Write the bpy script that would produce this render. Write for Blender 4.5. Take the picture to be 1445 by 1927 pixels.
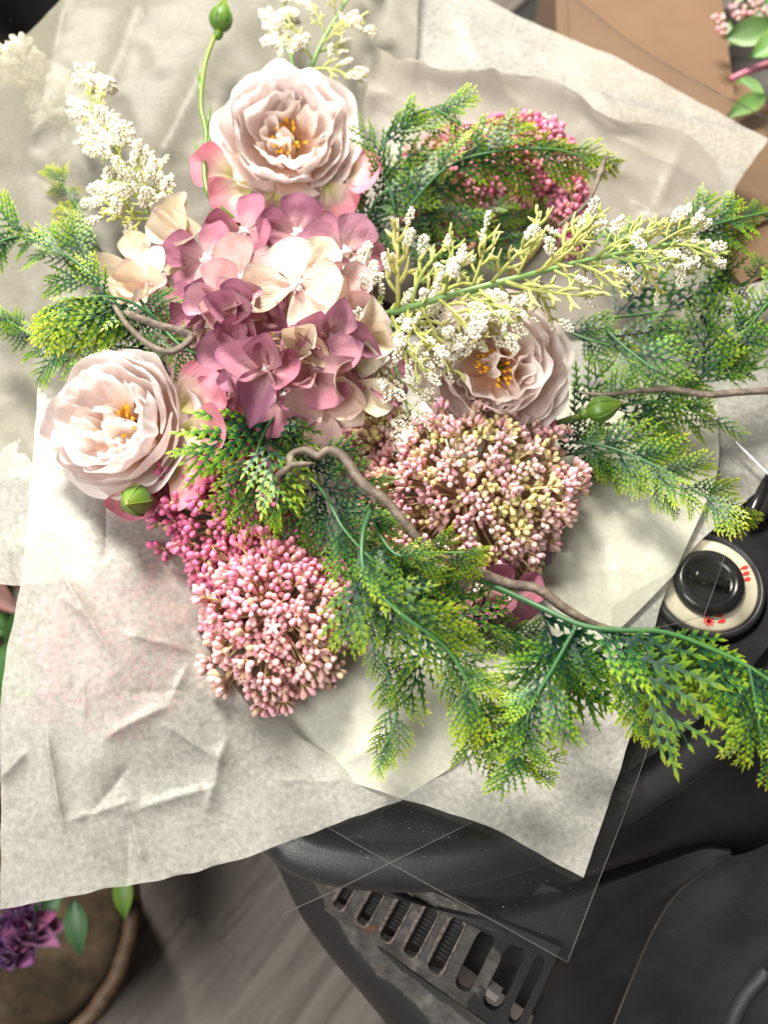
import bpy, math, random
import numpy as np
from mathutils import Vector, Matrix, noise
from mathutils.geometry import delaunay_2d_cdt

for o in list(bpy.data.objects): bpy.data.objects.remove(o)
SC = bpy.context.scene
COL = SC.collection
R = math.radians

# ------------------------------------------------------------------ camera
H = 0.62                      # height of the stove top above the floor
TILT = R(27); HFOV = R(42); DIST = 0.71
TGT = Vector((0, 0, H + 0.06))
FWD = Vector((0, math.sin(TILT), -math.cos(TILT)))
RGT = Vector((1, 0, 0)); UPV = Vector((0, math.cos(TILT), math.sin(TILT)))
CAM = TGT - FWD * DIST
cd = bpy.data.cameras.new('camera'); co = bpy.data.objects.new('camera', cd); COL.objects.link(co)
co.location = CAM; co.rotation_euler = (TILT, 0, 0)
cd.sensor_fit = 'HORIZONTAL'; cd.angle = HFOV; cd.clip_start = 0.01; cd.clip_end = 50
cd.dof.use_dof = True; cd.dof.focus_distance = DIST - 0.035; cd.dof.aperture_fstop = 5.5
SC.camera = co

# ------------------------------------------------------------------ light
w = bpy.data.worlds.new('World'); SC.world = w; w.use_nodes = True
bg = w.node_tree.nodes['Background']; bg.inputs[0].default_value = (1.0, 0.97, 0.93, 1); bg.inputs[1].default_value = 0.15
def area(name, loc, look, sx, sy, power, col):
    l = bpy.data.lights.new(name, 'AREA'); l.shape = 'RECTANGLE'; l.size = sx; l.size_y = sy
    l.energy = power; l.color = col
    o = bpy.data.objects.new(name, l); COL.objects.link(o); o.location = loc
    o.rotation_euler = (Vector(look) - Vector(loc)).to_track_quat('-Z', 'Y').to_euler()
    return o
LAMP = Vector((-0.45, 1.45, H + 2.1))
area('ceiling_lamp', LAMP, (0, 0.05, H), 0.6, 0.6, 165, (1.0, 0.94, 0.85))
area('window_light', (-1.5, -1.2, H + 2.2), (0, -0.05, H), 1.6, 1.6, 92, (1.0, 0.97, 0.93))
SC.view_settings.view_transform = 'Standard'; SC.view_settings.look = 'None'
SC.view_settings.gamma = 1; SC.view_settings.exposure = 0.18; SC.view_settings.use_curve_mapping = False
SC.cycles.use_denoising = True
SC.cycles.max_bounces = 10; SC.cycles.transparent_max_bounces = 24
SC.cycles.transmission_bounces = 8; SC.cycles.caustics_reflective = False; SC.cycles.caustics_refractive = False

# ------------------------------------------------------------------ helpers
TH = math.tan(HFOV / 2); TV = TH * 1927 / 1445
def P(px, py, h):
    """the point at height h above the stove top that the photograph shows at (px, py)"""
    d = FWD + RGT * ((px - 722.5) / 722.5 * TH) + UPV * ((963.5 - py) / 963.5 * TV)
    return CAM + d * ((H + h - CAM.z) / d.z)
def V(r, u, c): return (RGT * r + UPV * u - FWD * c).normalized()
MM = DIST * 2 * TH / 1445      # metres per photograph pixel at the flowers

def spline(pts, n, closed=False):
    a = np.array([tuple(p) for p in pts], float); k = len(a)
    if closed: t = np.arange(n) * k / n
    else: t = np.linspace(0, k - 1, n)
    i = np.floor(t).astype(int)
    if not closed: i = np.minimum(i, k - 2)
    f = (t - i)[:, None]
    if closed: g = lambda j: a[(i + j) % k]
    else:
        e = np.vstack([2 * a[0] - a[1], a, 2 * a[-1] - a[-2]])
        g = lambda j: e[i + j + 1]
    p0, p1, p2, p3 = g(-1), g(0), g(1), g(2)
    return .5 * (2 * p1 + (p2 - p0) * f + (2 * p0 - 5 * p1 + 4 * p2 - p3) * f**2 + (3 * p1 - p0 - 3 * p2 + p3) * f**3)

class MB:
    def __init__(s): s.v = []; s.f = []; s.a = []; s.m = []
    def add(s, v, f, a=0.0, m=0):
        o = len(s.v); v = [tuple(x) for x in v]; s.v += v
        s.f += [tuple(i + o for i in q) for q in f]; s.m += [m] * len(f)
        s.a += list(a) if hasattr(a, '__len__') else [a] * len(v)
        return s
    def mesh(s, name, mats, smooth=True):
        me = bpy.data.meshes.new(name); me.from_pydata(s.v, [], s.f)
        at = me.attributes.new('tt', 'FLOAT', 'POINT'); at.data.foreach_set('value', np.array(s.a, np.float32))
        for m in (mats if isinstance(mats, (list, tuple)) else [mats]): me.materials.append(m)
        if any(s.m): me.polygons.foreach_set('material_index', s.m)
        if smooth: me.polygons.foreach_set('use_smooth', [True] * len(s.f))
        me.update(); return me
    def obj(s, name, mats, parent=None, smooth=True): return link(name, s.mesh(name, mats, smooth), parent)

def link(name, me, parent=None, mw=None, color=None):
    o = bpy.data.objects.new(name, me); COL.objects.link(o)
    if parent is not None: o.parent = parent
    if mw is not None: o.matrix_local = mw
    if color is not None: o.color = (*color, 1)
    return o
def tag(o, label, cat, group=None, kind=None):
    if label: o['label'] = label
    if cat: o['category'] = cat
    if group: o['group'] = group
    if kind: o['kind'] = kind
    return o
def thing(name, label, cat, loc=(0, 0, 0), group=None):
    o = bpy.data.objects.new(name, None); COL.objects.link(o); o.location = loc; o.empty_display_size = .01
    return tag(o, label, cat, group)
def local(root): return Matrix.Translation(-Vector(root.location))

def frame(d, up):
    y = Vector(d).normalized(); z = Vector(up); z = z - y * z.dot(y)
    if z.length < 1e-5: z = y.orthogonal()
    z.normalize(); x = y.cross(z)
    return Matrix((x, y, z)).transposed()
def place(pos, d, up, s=1.0):
    return Matrix.Translation(pos) @ (frame(d, up) @ Matrix.Diagonal((s, s, s))).to_4x4()

def tube(path, rad, n=8, cap=True, flat=1.0):
    p = np.array([tuple(x) for x in path], float); k = len(p)
    rad = np.full(k, rad) if not hasattr(rad, '__len__') else np.interp(np.linspace(0, 1, k), np.linspace(0, 1, len(rad)), rad)
    tg = np.gradient(p, axis=0); tg /= np.linalg.norm(tg, axis=1)[:, None] + 1e-12
    nrm = np.cross(tg[0], (0.31, 0.2, 0.93)); nrm /= np.linalg.norm(nrm)
    v = []; ang = np.arange(n) * 2 * math.pi / n
    for i in range(k):
        nrm = nrm - tg[i] * nrm.dot(tg[i]); nrm /= np.linalg.norm(nrm) + 1e-12
        b = np.cross(tg[i], nrm)
        v += [tuple(p[i] + rad[i] * (math.cos(q) * nrm + flat * math.sin(q) * b)) for q in ang]
    f = [(i * n + j, i * n + (j + 1) % n, (i + 1) * n + (j + 1) % n, (i + 1) * n + j) for i in range(k - 1) for j in range(n)]
    a = list(np.repeat(np.linspace(0, 1, k), n))
    if cap:
        f += [tuple(range(n - 1, -1, -1)), tuple(range((k - 1) * n, k * n))]
    return v, f, a
def lathe(prof, n=12, ridge=0, rk=5):
    v = []; a = []; k = len(prof)
    for i, (r, z) in enumerate(prof):
        for j in range(n):
            q = 2 * math.pi * j / n; rr = r * (1 + ridge * math.cos(rk * q))
            v.append((rr * math.cos(q), rr * math.sin(q), z)); a.append(i / (k - 1))
    f = [(i * n + j, i * n + (j + 1) % n, (i + 1) * n + (j + 1) % n, (i + 1) * n + j) for i in range(k - 1) for j in range(n)]
    f += [tuple(range(n - 1, -1, -1)), tuple(range((k - 1) * n, k * n))]
    return v, f, a
def grid_faces(nu, nv): return [(i * nv + j, i * nv + j + 1, (i + 1) * nv + j + 1, (i + 1) * nv + j) for i in range(nu - 1) for j in range(nv - 1)]
def patch(rows, nu, nv):
    """rows of (px, py, h) control points -> smooth dense grid of world points"""
    g = [spline([P(*c) for c in r], nv) for r in rows]
    g = np.array(g); out = np.zeros((nu, nv, 3))
    for j in range(nv): out[:, j] = spline(g[:, j], nu)
    return out
def sphere_lo(r=1.0):
    t = (1 + 5**.5) / 2
    v = [(-1, t, 0), (1, t, 0), (-1, -t, 0), (1, -t, 0), (0, -1, t), (0, 1, t), (0, -1, -t), (0, 1, -t), (t, 0, -1), (t, 0, 1), (-t, 0, -1), (-t, 0, 1)]
    f = [(0, 11, 5), (0, 5, 1), (0, 1, 7), (0, 7, 10), (0, 10, 11), (1, 5, 9), (5, 11, 4), (11, 10, 2), (10, 7, 6), (7, 1, 8), (3, 9, 4), (3, 4, 2), (3, 2, 6), (3, 6, 8), (3, 8, 9), (4, 9, 5), (2, 4, 11), (6, 2, 10), (8, 6, 7), (9, 8, 1)]
    v = [Vector(x).normalized() for x in v]; nf = []; c = {}
    def mid(a, b):
        k = (min(a, b), max(a, b))
        if k not in c: c[k] = len(v); v.append((v[a] + v[b]).normalized())
        return c[k]
    for a, b, d in f:
        x, y, z = mid(a, b), mid(b, d), mid(d, a); nf += [(a, x, z), (b, y, x), (d, z, y), (x, y, z)]
    return np.array([tuple(q * r) for q in v]), nf
SPH = sphere_lo()

# ------------------------------------------------------------------ materials
class Mat:
    def __init__(s, name):
        s.m = bpy.data.materials.new(name); s.m.use_nodes = True; s.t = s.m.node_tree; s.t.nodes.clear()
        s.out = s.n('ShaderNodeOutputMaterial')
    def n(s, ty, **kw):
        nd = s.t.nodes.new(ty)
        for k, v in kw.items():
            if k.startswith('i_'):
                key = k[2:]; key = int(key) if key.isdigit() else key.replace('_', ' ')
                if isinstance(v, bpy.types.NodeSocket): s.t.links.new(v, nd.inputs[key])
                else: nd.inputs[key].default_value = v
            else: setattr(nd, k, v)
        return nd
    def l(s, a, b): s.t.links.new(a, b)
    def attr(s, name='tt'): return s.n('ShaderNodeAttribute', attribute_name=name).outputs['Fac']
    def objcol(s): return s.n('ShaderNodeObjectInfo').outputs['Color']
    def objrand(s): return s.n('ShaderNodeObjectInfo').outputs['Random']
    def ramp(s, fac, stops, interp='LINEAR'):
        r = s.n('ShaderNodeValToRGB'); r.color_ramp.interpolation = interp; e = r.color_ramp.elements
        while len(e) < len(stops): e.new(0.5)
        for q, (p, c) in zip(e, stops): q.position = p; q.color = (*c, 1) if len(c) == 3 else c
        s.l(fac, r.inputs[0]); return r.outputs[0]
    def mix(s, fac, a, b, bt='MIX'):
        nd = s.n('ShaderNodeMix', data_type='RGBA', blend_type=bt)
        for k, v in ((0, fac), (6, a), (7, b)):
            if isinstance(v, bpy.types.NodeSocket): s.l(v, nd.inputs[k])
            elif k == 0: nd.inputs[0].default_value = v
            else: nd.inputs[k].default_value = (*v, 1)
        return nd.outputs[2]
    def coord(s, scale=(1, 1, 1), kind='Object', rot=(0, 0, 0)):
        tc = s.n('ShaderNodeTexCoord'); mp = s.n('ShaderNodeMapping'); mp.inputs['Scale'].default_value = scale; mp.inputs['Rotation'].default_value = rot
        s.l(tc.outputs[kind], mp.inputs[0]); return mp.outputs[0]
    def noise(s, scale, detail=4, vec=None, rough=.55, out='Fac', dist=0):
        nd = s.n('ShaderNodeTexNoise', i_Scale=scale, i_Detail=detail, i_Roughness=rough, i_Distortion=dist)
        if vec is not None: s.l(vec, nd.inputs['Vector'])
        return nd.outputs[out]
    def math(s, op, a, b=0.0, clamp=False):
        nd = s.n('ShaderNodeMath', operation=op, use_clamp=clamp)
        for i, v in ((0, a), (1, b)):
            if isinstance(v, bpy.types.NodeSocket): s.l(v, nd.inputs[i])
            else: nd.inputs[i].default_value = v
        return nd.outputs[0]
    def bump(s, h, strength=.3, dist=.001): return s.n('ShaderNodeBump', i_Height=h, i_Strength=strength, i_Distance=dist).outputs[0]
    def prin(s, col, rough=.5, normal=None, spec=.5, **kw):
        nd = s.n('ShaderNodeBsdfPrincipled')
        for k, v in (('Base Color', col), ('Roughness', rough), ('Normal', normal), ('Specular IOR Level', spec), *[(k.replace('_', ' '), v) for k, v in kw.items()]):
            if v is None: continue
            if isinstance(v, bpy.types.NodeSocket): s.l(v, nd.inputs[k])
            elif k.endswith('Color') or k == 'Base Color': nd.inputs[k].default_value = (*v, 1)
            else: nd.inputs[k].default_value = v
        return nd.outputs[0]
    def mixsh(s, fac, a, b):
        nd = s.n('ShaderNodeMixShader')
        if isinstance(fac, bpy.types.NodeSocket): s.l(fac, nd.inputs[0])
        else: nd.inputs[0].default_value = fac
        s.l(a, nd.inputs[1]); s.l(b, nd.inputs[2]); return nd.outputs[0]
    def done(s, sh): s.l(sh, s.out.inputs[0]); return s.m

def plain(name, col, rough=.5, var=.15, scale=60, bump=.1, spec=.4, metallic=0.0):
    m = Mat(name); c = m.coord(); nz = m.noise(scale, 5, c)
    cc = m.mix(m.ramp(nz, [(.3, (0, 0, 0)), (.7, (1, 1, 1))]), tuple(x * (1 - var) for x in col), tuple(min(1, x * (1 + var)) for x in col))
    return m.done(m.prin(cc, rough, m.bump(m.noise(scale * 6, 3, c), bump, .0005), spec, Metallic=metallic))

def fabric(name, col_socket_fn, trans=.3, veins=True):
    m = Mat(name); col = col_socket_fn(m)
    c = m.coord(); h = m.noise(900, 3, c); h2 = m.noise(110, 5, c, .62)
    vn = m.noise(1.0, 3, m.coord((900, 70, 70)), .6)
    nm = m.bump(m.math('ADD', m.math('ADD', m.math('MULTIPLY', h, .3), h2), m.math('MULTIPLY', vn, .7)), .55, .0016)
    a = m.prin(col, .72, nm, .25, Sheen_Weight=.15)
    b = m.n('ShaderNodeBsdfTranslucent'); m.l(col, b.inputs[0]); m.l(nm, b.inputs[1])
    return m.done(m.mixsh(trans, a, b.outputs[0]))
def c_rose(m):
    base = m.ramp(m.attr(), [(0, (.90, .50, .28)), (.24, (.97, .71, .53)), (.46, (.98, .875, .82)), (.8, (.98, .935, .915))])
    return m.mix(1.0, base, m.objcol(), 'MULTIPLY')
def c_rosepink(m):
    nz = m.noise(70, 3, m.coord())
    t = m.math('ADD', m.attr(), m.math('MULTIPLY', m.math('SUBTRACT', nz, .5), .6))
    return m.ramp(t, [(0.08, (.48, .46, .18)), (.45, (.78, .60, .50)), (.68, (.74, .30, .35)), (1, (.70, .22, .31))])
def c_hyd(m):
    nz = m.noise(60, 3, m.coord())
    t = m.math('ADD', m.attr(), m.math('MULTIPLY', m.math('SUBTRACT', nz, .5), .35))
    tip = m.ramp(t, [(0, (.92, .72, .74)), (.35, (1, 1, 1)), (.90, (1, 1, 1)), (1.02, (.70, .66, .80))])
    vn = m.noise(1.0, 3, m.coord((500, 50, 50)), .6)
    col = m.mix(m.ramp(m.math('ADD', t, m.math('MULTIPLY', m.math('SUBTRACT', vn, .5), .5)), [(.1, (.55, .55, .55)), (.6, (0, 0, 0))]), m.objcol(), (.80, .60, .52))
    return m.mix(1.0, col, tip, 'MULTIPLY')
M_ROSE = fabric('rose_petal', c_rose, .30); M_ROSEPINK = fabric('rose_outer_petal', c_rosepink, .25); M_HYD = fabric('hydrangea_petal', c_hyd, .25)

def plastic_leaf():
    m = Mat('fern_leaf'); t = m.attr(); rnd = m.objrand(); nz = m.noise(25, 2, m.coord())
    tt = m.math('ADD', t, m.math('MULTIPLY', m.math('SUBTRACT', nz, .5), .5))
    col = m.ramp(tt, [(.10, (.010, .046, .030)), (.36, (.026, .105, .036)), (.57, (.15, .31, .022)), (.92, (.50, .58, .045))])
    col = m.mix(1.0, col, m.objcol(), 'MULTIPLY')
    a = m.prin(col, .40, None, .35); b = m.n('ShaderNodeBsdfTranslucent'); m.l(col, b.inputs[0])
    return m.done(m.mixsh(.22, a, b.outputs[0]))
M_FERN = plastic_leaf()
def tinted(name, stops, rough=.45, spec=.4, trans=0.0, nstr=.25, nsc=40):
    m = Mat(name); nz = m.noise(nsc, 3, m.coord())
    t = m.math('ADD', m.attr(), m.math('MULTIPLY', m.math('SUBTRACT', nz, .5), nstr))
    col = m.mix(1.0, m.ramp(t, stops), m.objcol(), 'MULTIPLY')
    a = m.prin(col, rough, None, spec)
    if trans:
        b = m.n('ShaderNodeBsdfTranslucent'); m.l(col, b.inputs[0]); a = m.mixsh(trans, a, b.outputs[0])
    return m.done(a)
M_STEM = tinted('green_stem', [(0, (.025, .085, .03)), (.5, (.045, .14, .045)), (1, (.09, .22, .06))], .4)
M_BUDGREEN = tinted('rose_bud_green', [(0, (.085, .17, .02)), (.5, (.085, .18, .022)), (1, (.20, .27, .035))], .35, .5)
M_LIME = tinted('lime_sprig', [(0, (.40, .47, .12)), (.5, (.62, .64, .20)), (1, (.76, .75, .34))], .38, .45, .25)
M_LIMESTEM = tinted('lime_spray_stem', [(0, (.12, .24, .07)), (.5, (.20, .34, .12)), (1, (.26, .40, .14))], .4)
M_BEAD = plain('white_bead', (.80, .765, .63), .5, .05, 200, .05)
M_YELLOW = tinted('stamen', [(0, (.88, .48, .10)), (.6, (.90, .45, .02)), (1, (.92, .52, .03))], .35, .5, .15)
def sedum_mat(name='sedum_bud', own=False):
    m = Mat(name); t = m.attr()
    gr = m.ramp(t, [(0, (.52, .50, .14)), (.22, (.70, .58, .32)), (.5, (1, 1, 1)), (1, (1, 1, 1))])
    col = m.mix(m.ramp(t, [(.02, (0, 0, 0)), (.42, (1, 1, 1))]), gr, m.n('ShaderNodeAttribute', attribute_name='bc').outputs['Color'] if own else m.objcol())
    a = m.prin(col, .45, None, .35, Subsurface_Weight=.0); b = m.n('ShaderNodeBsdfTranslucent'); m.l(col, b.inputs[0])
    return m.done(m.mixsh(.15, a, b.outputs[0]))
M_SEDUM = sedum_mat(); M_SEDMASS = sedum_mat('sedum_bud_mass', True)
M_SEDSTEM = tinted('sedum_stalk', [(0, (.50, .25, .19)), (.6, (.64, .42, .27)), (1, (.68, .56, .26))], .5)
def bark():
    m = Mat('twig_bark'); c = m.coord((1, 1, 1)); nz = m.noise(120, 6, c); st = m.noise(600, 4, c)
    col = m.ramp(nz, [(.25, (.05, .038, .028)), (.5, (.13, .10, .075)), (.75, (.26, .21, .16))])
    return m.done(m.prin(col, .55, m.bump(st, .6, .0012), .4))
M_BARK = bark()

def tissue(name, thin=.26, tint=(.56, .555, .50), mott=.16):
    m = Mat(name); c = m.coord()
    n1 = m.noise(260, 7, c, .70); n2 = m.noise(28, 4, c); fib = m.noise(900, 3, c)
    f = m.math('ADD', m.math('MULTIPLY', n1, .75), m.math('MULTIPLY', n2, .25))
    tr = m.n('ShaderNodeMapRange', i_0=f, i_1=.36, i_2=.64, i_3=thin + mott, i_4=max(.02, thin - mott)).outputs[0]
    nm = m.bump(m.math('ADD', fib, m.math('MULTIPLY', n2, .6)), .10, .001)
    tc_ = m.mix(m.ramp(f, [(.36, (0, 0, 0)), (.64, (1, 1, 1))]), tuple(x * .92 for x in tint), tuple(x * 1.06 for x in tint))
    d = m.n('ShaderNodeBsdfDiffuse'); m.l(tc_, d.inputs[0]); m.l(nm, d.inputs['Normal'])
    t = m.n('ShaderNodeBsdfTranslucent'); m.l(tc_, t.inputs[0]); m.l(nm, t.inputs['Normal'])
    g = m.n('ShaderNodeBsdfGlossy', i_Roughness=.45); m.l(nm, g.inputs['Normal'])
    s = m.mixsh(.42, d.outputs[0], t.outputs[0]); s = m.mixsh(.03, s, g.outputs[0])
    tp = m.n('ShaderNodeBsdfTransparent')
    return m.done(m.mixsh(tr, s, tp.outputs[0]))
M_TISSUE = tissue('white_tissue', .20, mott=.19); M_TISSUE_TAN = tissue('tan_tissue', .14, (.42, .385, .33), .05); M_TISSUE_THIN = tissue('thin_white_tissue', .24)
M_TISSUE_CREAM = tissue('cream_tissue', .08, (.72, .72, .60), .04); M_TISSUE_SOFT = tissue('soft_tissue', .30, (.36, .345, .275), .04)
def film():
    m = Mat('clear_film'); bf = m.n('ShaderNodeNewGeometry').outputs['Backfacing']; fr = m.n('ShaderNodeFresnel', i_IOR=m.n('ShaderNodeMapRange', i_0=bf, i_3=1.45, i_4=1 / 1.45).outputs[0]).outputs[0]
    g = m.n('ShaderNodeBsdfGlossy', i_Roughness=.025); c = m.coord()
    t = m.n('ShaderNodeBsdfTransparent', i_0=(.955, .965, .955, 1))
    s = m.mixsh(m.math('MULTIPLY', fr, 2.0, True), t.outputs[0], g.outputs[0])
    d = m.n('ShaderNodeBsdfDiffuse', i_0=(.8, .8, .78, 1))
    dust = m.ramp(m.noise(900, 2, c), [(.745, (0, 0, 0)), (.76, (1, 1, 1))])
    return m.done(m.mixsh(m.math('ADD', .003, m.math('MULTIPLY', dust, .4)), s, d.outputs[0]))
M_FILM = film(); M_FILMGLINT = plain('film_edge_glint', (.09, .09, .085), .5, .1, 60, .0, .3)
def enamel(name='black_enamel', rough=.38, grain=.25):
    m = Mat(name); c = m.coord(); nz = m.noise(18, 6, c); fine = m.noise(700, 3, c)
    col = m.ramp(nz, [(.3, (.012, .012, .013)), (.7, (.026, .026, .028))])
    dust = m.ramp(m.noise(330, 2, c), [(.76, (0, 0, 0)), (.82, (.05, .05, .045))])
    col = m.mix(1.0, col, dust, 'ADD')
    rg = m.ramp(nz, [(.3, (rough - .06,) * 3), (.7, (rough + .1,) * 3)])
    return m.done(m.prin(col, rg, m.bump(fine, grain, .0008), .5))
M_ENAMEL = enamel(rough=.33); M_MATTE = enamel('matte_black_metal', .55, .4)
def worn():
    m = Mat('worn_black_paint'); c = m.coord(); n1 = m.noise(22, 8, c, .7); n2 = m.noise(70, 6, c, .65)
    t = m.attr()                                   # where the paint has rubbed off along this panel
    k = m.math('ADD', t, m.math('MULTIPLY', m.math('SUBTRACT', n1, .5), 1.1))
    mask = m.ramp(k, [(.44, (0, 0, 0)), (.52, (1, 1, 1))])
    bare = m.ramp(n2, [(.3, (.035, .033, .030)), (.6, (.095, .09, .083)), (.8, (.23, .22, .20))])
    rust = m.ramp(m.noise(45, 7, c, .7), [(.60, (0, 0, 0)), (.70, (1, 1, 1))])
    bare = m.mix(rust, bare, (.13, .06, .03))
    col = m.mix(mask, (.018, .018, .019), bare)
    return m.done(m.prin(col, .5, m.bump(m.math('ADD', n2, m.math('MULTIPLY', mask, -.6)), .5, .001), .4))
M_WORN = worn()

# ------------------------------------------------------------------ setting: floor
def floor_mat():
    m = Mat('grey_laminate'); c = m.coord((1, 1, 1)); r = m.objrand()
    ofs = m.n('ShaderNodeVectorMath', operation='ADD'); m.l(c, ofs.inputs[0])
    cv = m.n('ShaderNodeCombineXYZ'); m.l(m.math('MULTIPLY', r, 40), cv.inputs[0]); m.l(m.math('MULTIPLY', r, 17), cv.inputs[1]); m.l(cv.outputs[0], ofs.inputs[1])
    mp = m.n('ShaderNodeMapping'); mp.inputs['Scale'].default_value = (3.0, 42, 8); m.l(ofs.outputs[0], mp.inputs[0])
    g = m.noise(1.0, 8, mp.outputs[0], .62, dist=.8)
    mp2 = m.n('ShaderNodeMapping'); mp2.inputs['Scale'].default_value = (4, 14, 5); m.l(ofs.outputs[0], mp2.inputs[0])
    g2 = m.noise(1.0, 4, mp2.outputs[0], .6, dist=1.5)
    col = m.ramp(g, [(.25, (.07, .057, .046)), (.5, (.17, .143, .12)), (.78, (.27, .236, .205))])
    knot = m.ramp(g2, [(.27, (.25, .22, .20)), (.42, (1, 1, 1))])
    col = m.mix(1.0, col, knot, 'MULTIPLY')
    return m.done(m.prin(col, .5, m.bump(g, .15, .001), .35))
M_FLOOR = floor_mat()
M_DARK = plain('floor_underlay', (.03, .027, .025), .9)
fl = MB().add([(-3, -2.5, -.012), (3, -2.5, -.012), (3, 3, -.012), (-3, 3, -.012)], [(0, 1, 2, 3)]).obj('floor', M_DARK); fl['kind'] = 'structure'
ga, gb = P(250, 1927, -H), P(480, 1640, -H)
gdir = (gb - ga).normalized(); gperp = Vector((-gdir.y, gdir.x, 0))
mid = P(420, 1800, -H)
bx = MB(); L, Wd = 1.22, .188
def box(x0, x1, y0, y1, z0, z1):
    v = [(x, y, z) for x in (x0, x1) for y in (y0, y1) for z in (z0, z1)]
    return v, [(0, 1, 3, 2), (4, 6, 7, 5), (0, 4, 5, 1), (2, 3, 7, 6), (0, 2, 6, 4), (1, 5, 7, 3)]
v, f = box(-L / 2 + .0002, L / 2 - .0002, -Wd / 2 + .0002, Wd / 2 - .0002, -.012, 0); bx.add(v, f)
pm = bx.mesh('plank', M_FLOOR, False)
rng = random.Random(5)
for i in range(-7, 8):
    for k in (-1, 0, 1):
        c = mid + gperp * (i * Wd + .05) + gdir * (k * L + rng.random() * .0 + ((i * 37) % 11) / 11 * L - .6)
        mw = Matrix.Translation((c.x, c.y, 0)) @ Matrix(((gdir.x, gperp.x, 0), (gdir.y, gperp.y, 0), (0, 0, 1))).to_4x4()
        link('plank', pm, fl, mw)

# ------------------------------------------------------------------ the stove
stove = thing('stove', 'black enamelled heating stove with a vented front and a cream dial on top', 'stove', (0, 0, 0))
rim_px = [(488, 1598), (545, 1645), (650, 1672), (790, 1680), (930, 1660), (1090, 1605), (1240, 1520), (1370, 1420), (1490, 1290), (1620, 1080), (1640, 800), (1500, 640), (1330, 480), (1150, 320), (960, 110), (700, -200), (150, -420), (-330, -300), (-340, 100), (-150, 560), (40, 860), (120, 1120), (220, 1340), (340, 1500)]
rim = spline([P(x, y, -.014) for x, y in rim_px], 220, True)[:, :2]
tg = np.roll(rim, -1, 0) - np.roll(rim, 1, 0); nr = np.stack([-tg[:, 1], tg[:, 0]], 1); nr /= np.linalg.norm(nr, axis=1)[:, None]
cen = rim.mean(0)
if ((cen - rim) * nr).sum(1).mean() < 0: nr = -nr
def rings(prof):
    v = []; n = len(rim)
    for ins, h in prof: v += [(*(rim[i] + nr[i] * ins), H + h) for i in range(n)]
    f = [(a * n + i, a * n + (i + 1) % n, (a + 1) * n + (i + 1) % n, (a + 1) * n + i) for a in range(len(prof) - 1) for i in range(n)]
    return v, f, n
v, f, n = rings([(.03, 0), (.018, -.0015), (.008, -.005), (.002, -.011), (0, -.016), (.001, -.024), (.006, -.033), (.014, -.038), (.024, -.041), (.04, -.044)])
v.append((*cen, H)); f += [(i, (i + 1) % n, len(v) - 1) for i in range(n)]
MB().add(v, f).obj('top_plate', M_ENAMEL, stove)
v, f, n = rings([(.045, -.040), (.05, -.07), (.055, -.12), (.055, -.3), (.055, -H + .0)])
MB().add(v, f).obj('body', M_MATTE, stove)
# vented front panel: slots cut right through
BL, BR, TL, TR = P(612, 1708, -.135), P(975, 1965, -.135), P(668, 1610, -.07), P(1056, 1780, -.07)
def bil(u, v_): return (BL * (1 - u) + BR * u) * (1 - v_) + (TL * (1 - u) + TR * u) * v_
def rslot(u0, wu, v0, v1, k=5):
    pts = []; ru = wu / 2; rv = .13
    for cx, cy, a0 in ((u0 + ru * .3, v1 - rv, 0), (u0 - ru * .3, v1 - rv, 90), (u0 - ru * .3, v0 + rv, 180), (u0 + ru * .3, v0 + rv, 270)):
        for q in range(k): a = R(a0 + 90 * q / (k - 1)); pts.append((cx + ru * .7 * math.cos(a), cy + rv * math.sin(a)))
    return pts
slots = [(.05, .06), (.175, .064), (.30, .068), (.425, .072), (.55, .076), (.69, .082), (.83, .086), (.94, .05)]
outer = [(i / 40, 0) for i in range(41)] + [(1, i / 8) for i in range(1, 9)] + [(1 - i / 40, 1) for i in range(1, 41)] + [(0, 1 - i / 8) for i in range(1, 8)]
pts = list(outer); edges = [(i, (i + 1) % len(outer)) for i in range(len(outer))]
holes = []
for u0, wu in slots:
    hp = rslot(u0, wu, .15, .86); o = len(pts); pts += hp; edges += [(o + i, o + (i + 1) % len(hp)) for i in range(len(hp))]; holes.append(hp)
rng = random.Random(2)
for i in range(500): pts.append((rng.random(), rng.random()))
res = delaunay_2d_cdt([Vector(p) for p in pts], edges, [], 1, 1e-6)
def inside(p, poly):
    c = False; j = len(poly) - 1
    for i in range(len(poly)):
        if (poly[i][1] > p[1]) != (poly[j][1] > p[1]) and p[0] < (poly[j][0] - poly[i][0]) * (p[1] - poly[i][1]) / (poly[j][1] - poly[i][1]) + poly[i][0]: c = not c
        j = i
    return c
V2 = [tuple(p) for p in res[0]]; F2 = []
for t in res[2]:
    c = (sum(V2[i][0] for i in t) / 3, sum(V2[i][1] for i in t) / 3)
    if not any(inside(c, h_) for h_ in holes): F2.append(tuple(t))
wear = [max(0, min(1, .95 - 1.25 * max(0, u - .42) - .9 * max(0, v_ - .82 + .5 * max(0, u - .3)))) for u, v_ in V2]
gp = MB().add([bil(u, v_) for u, v_ in V2], F2, wear).obj('vent_panel', M_WORN, stove, False)
sm = gp.modifiers.new('thick', 'SOLIDIFY'); sm.thickness = .005; sm.offset = 0
nrmv = (BR - BL).cross(TL - BL).normalized()
if nrmv.z < 0: nrmv = -nrmv
M_WIRE = plain('vent_wire', (.05, .05, .05), .5)
M_CHIP = plain('chipped_rim', (.15, .13, .115), .65, .7, 220, .6)
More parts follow.
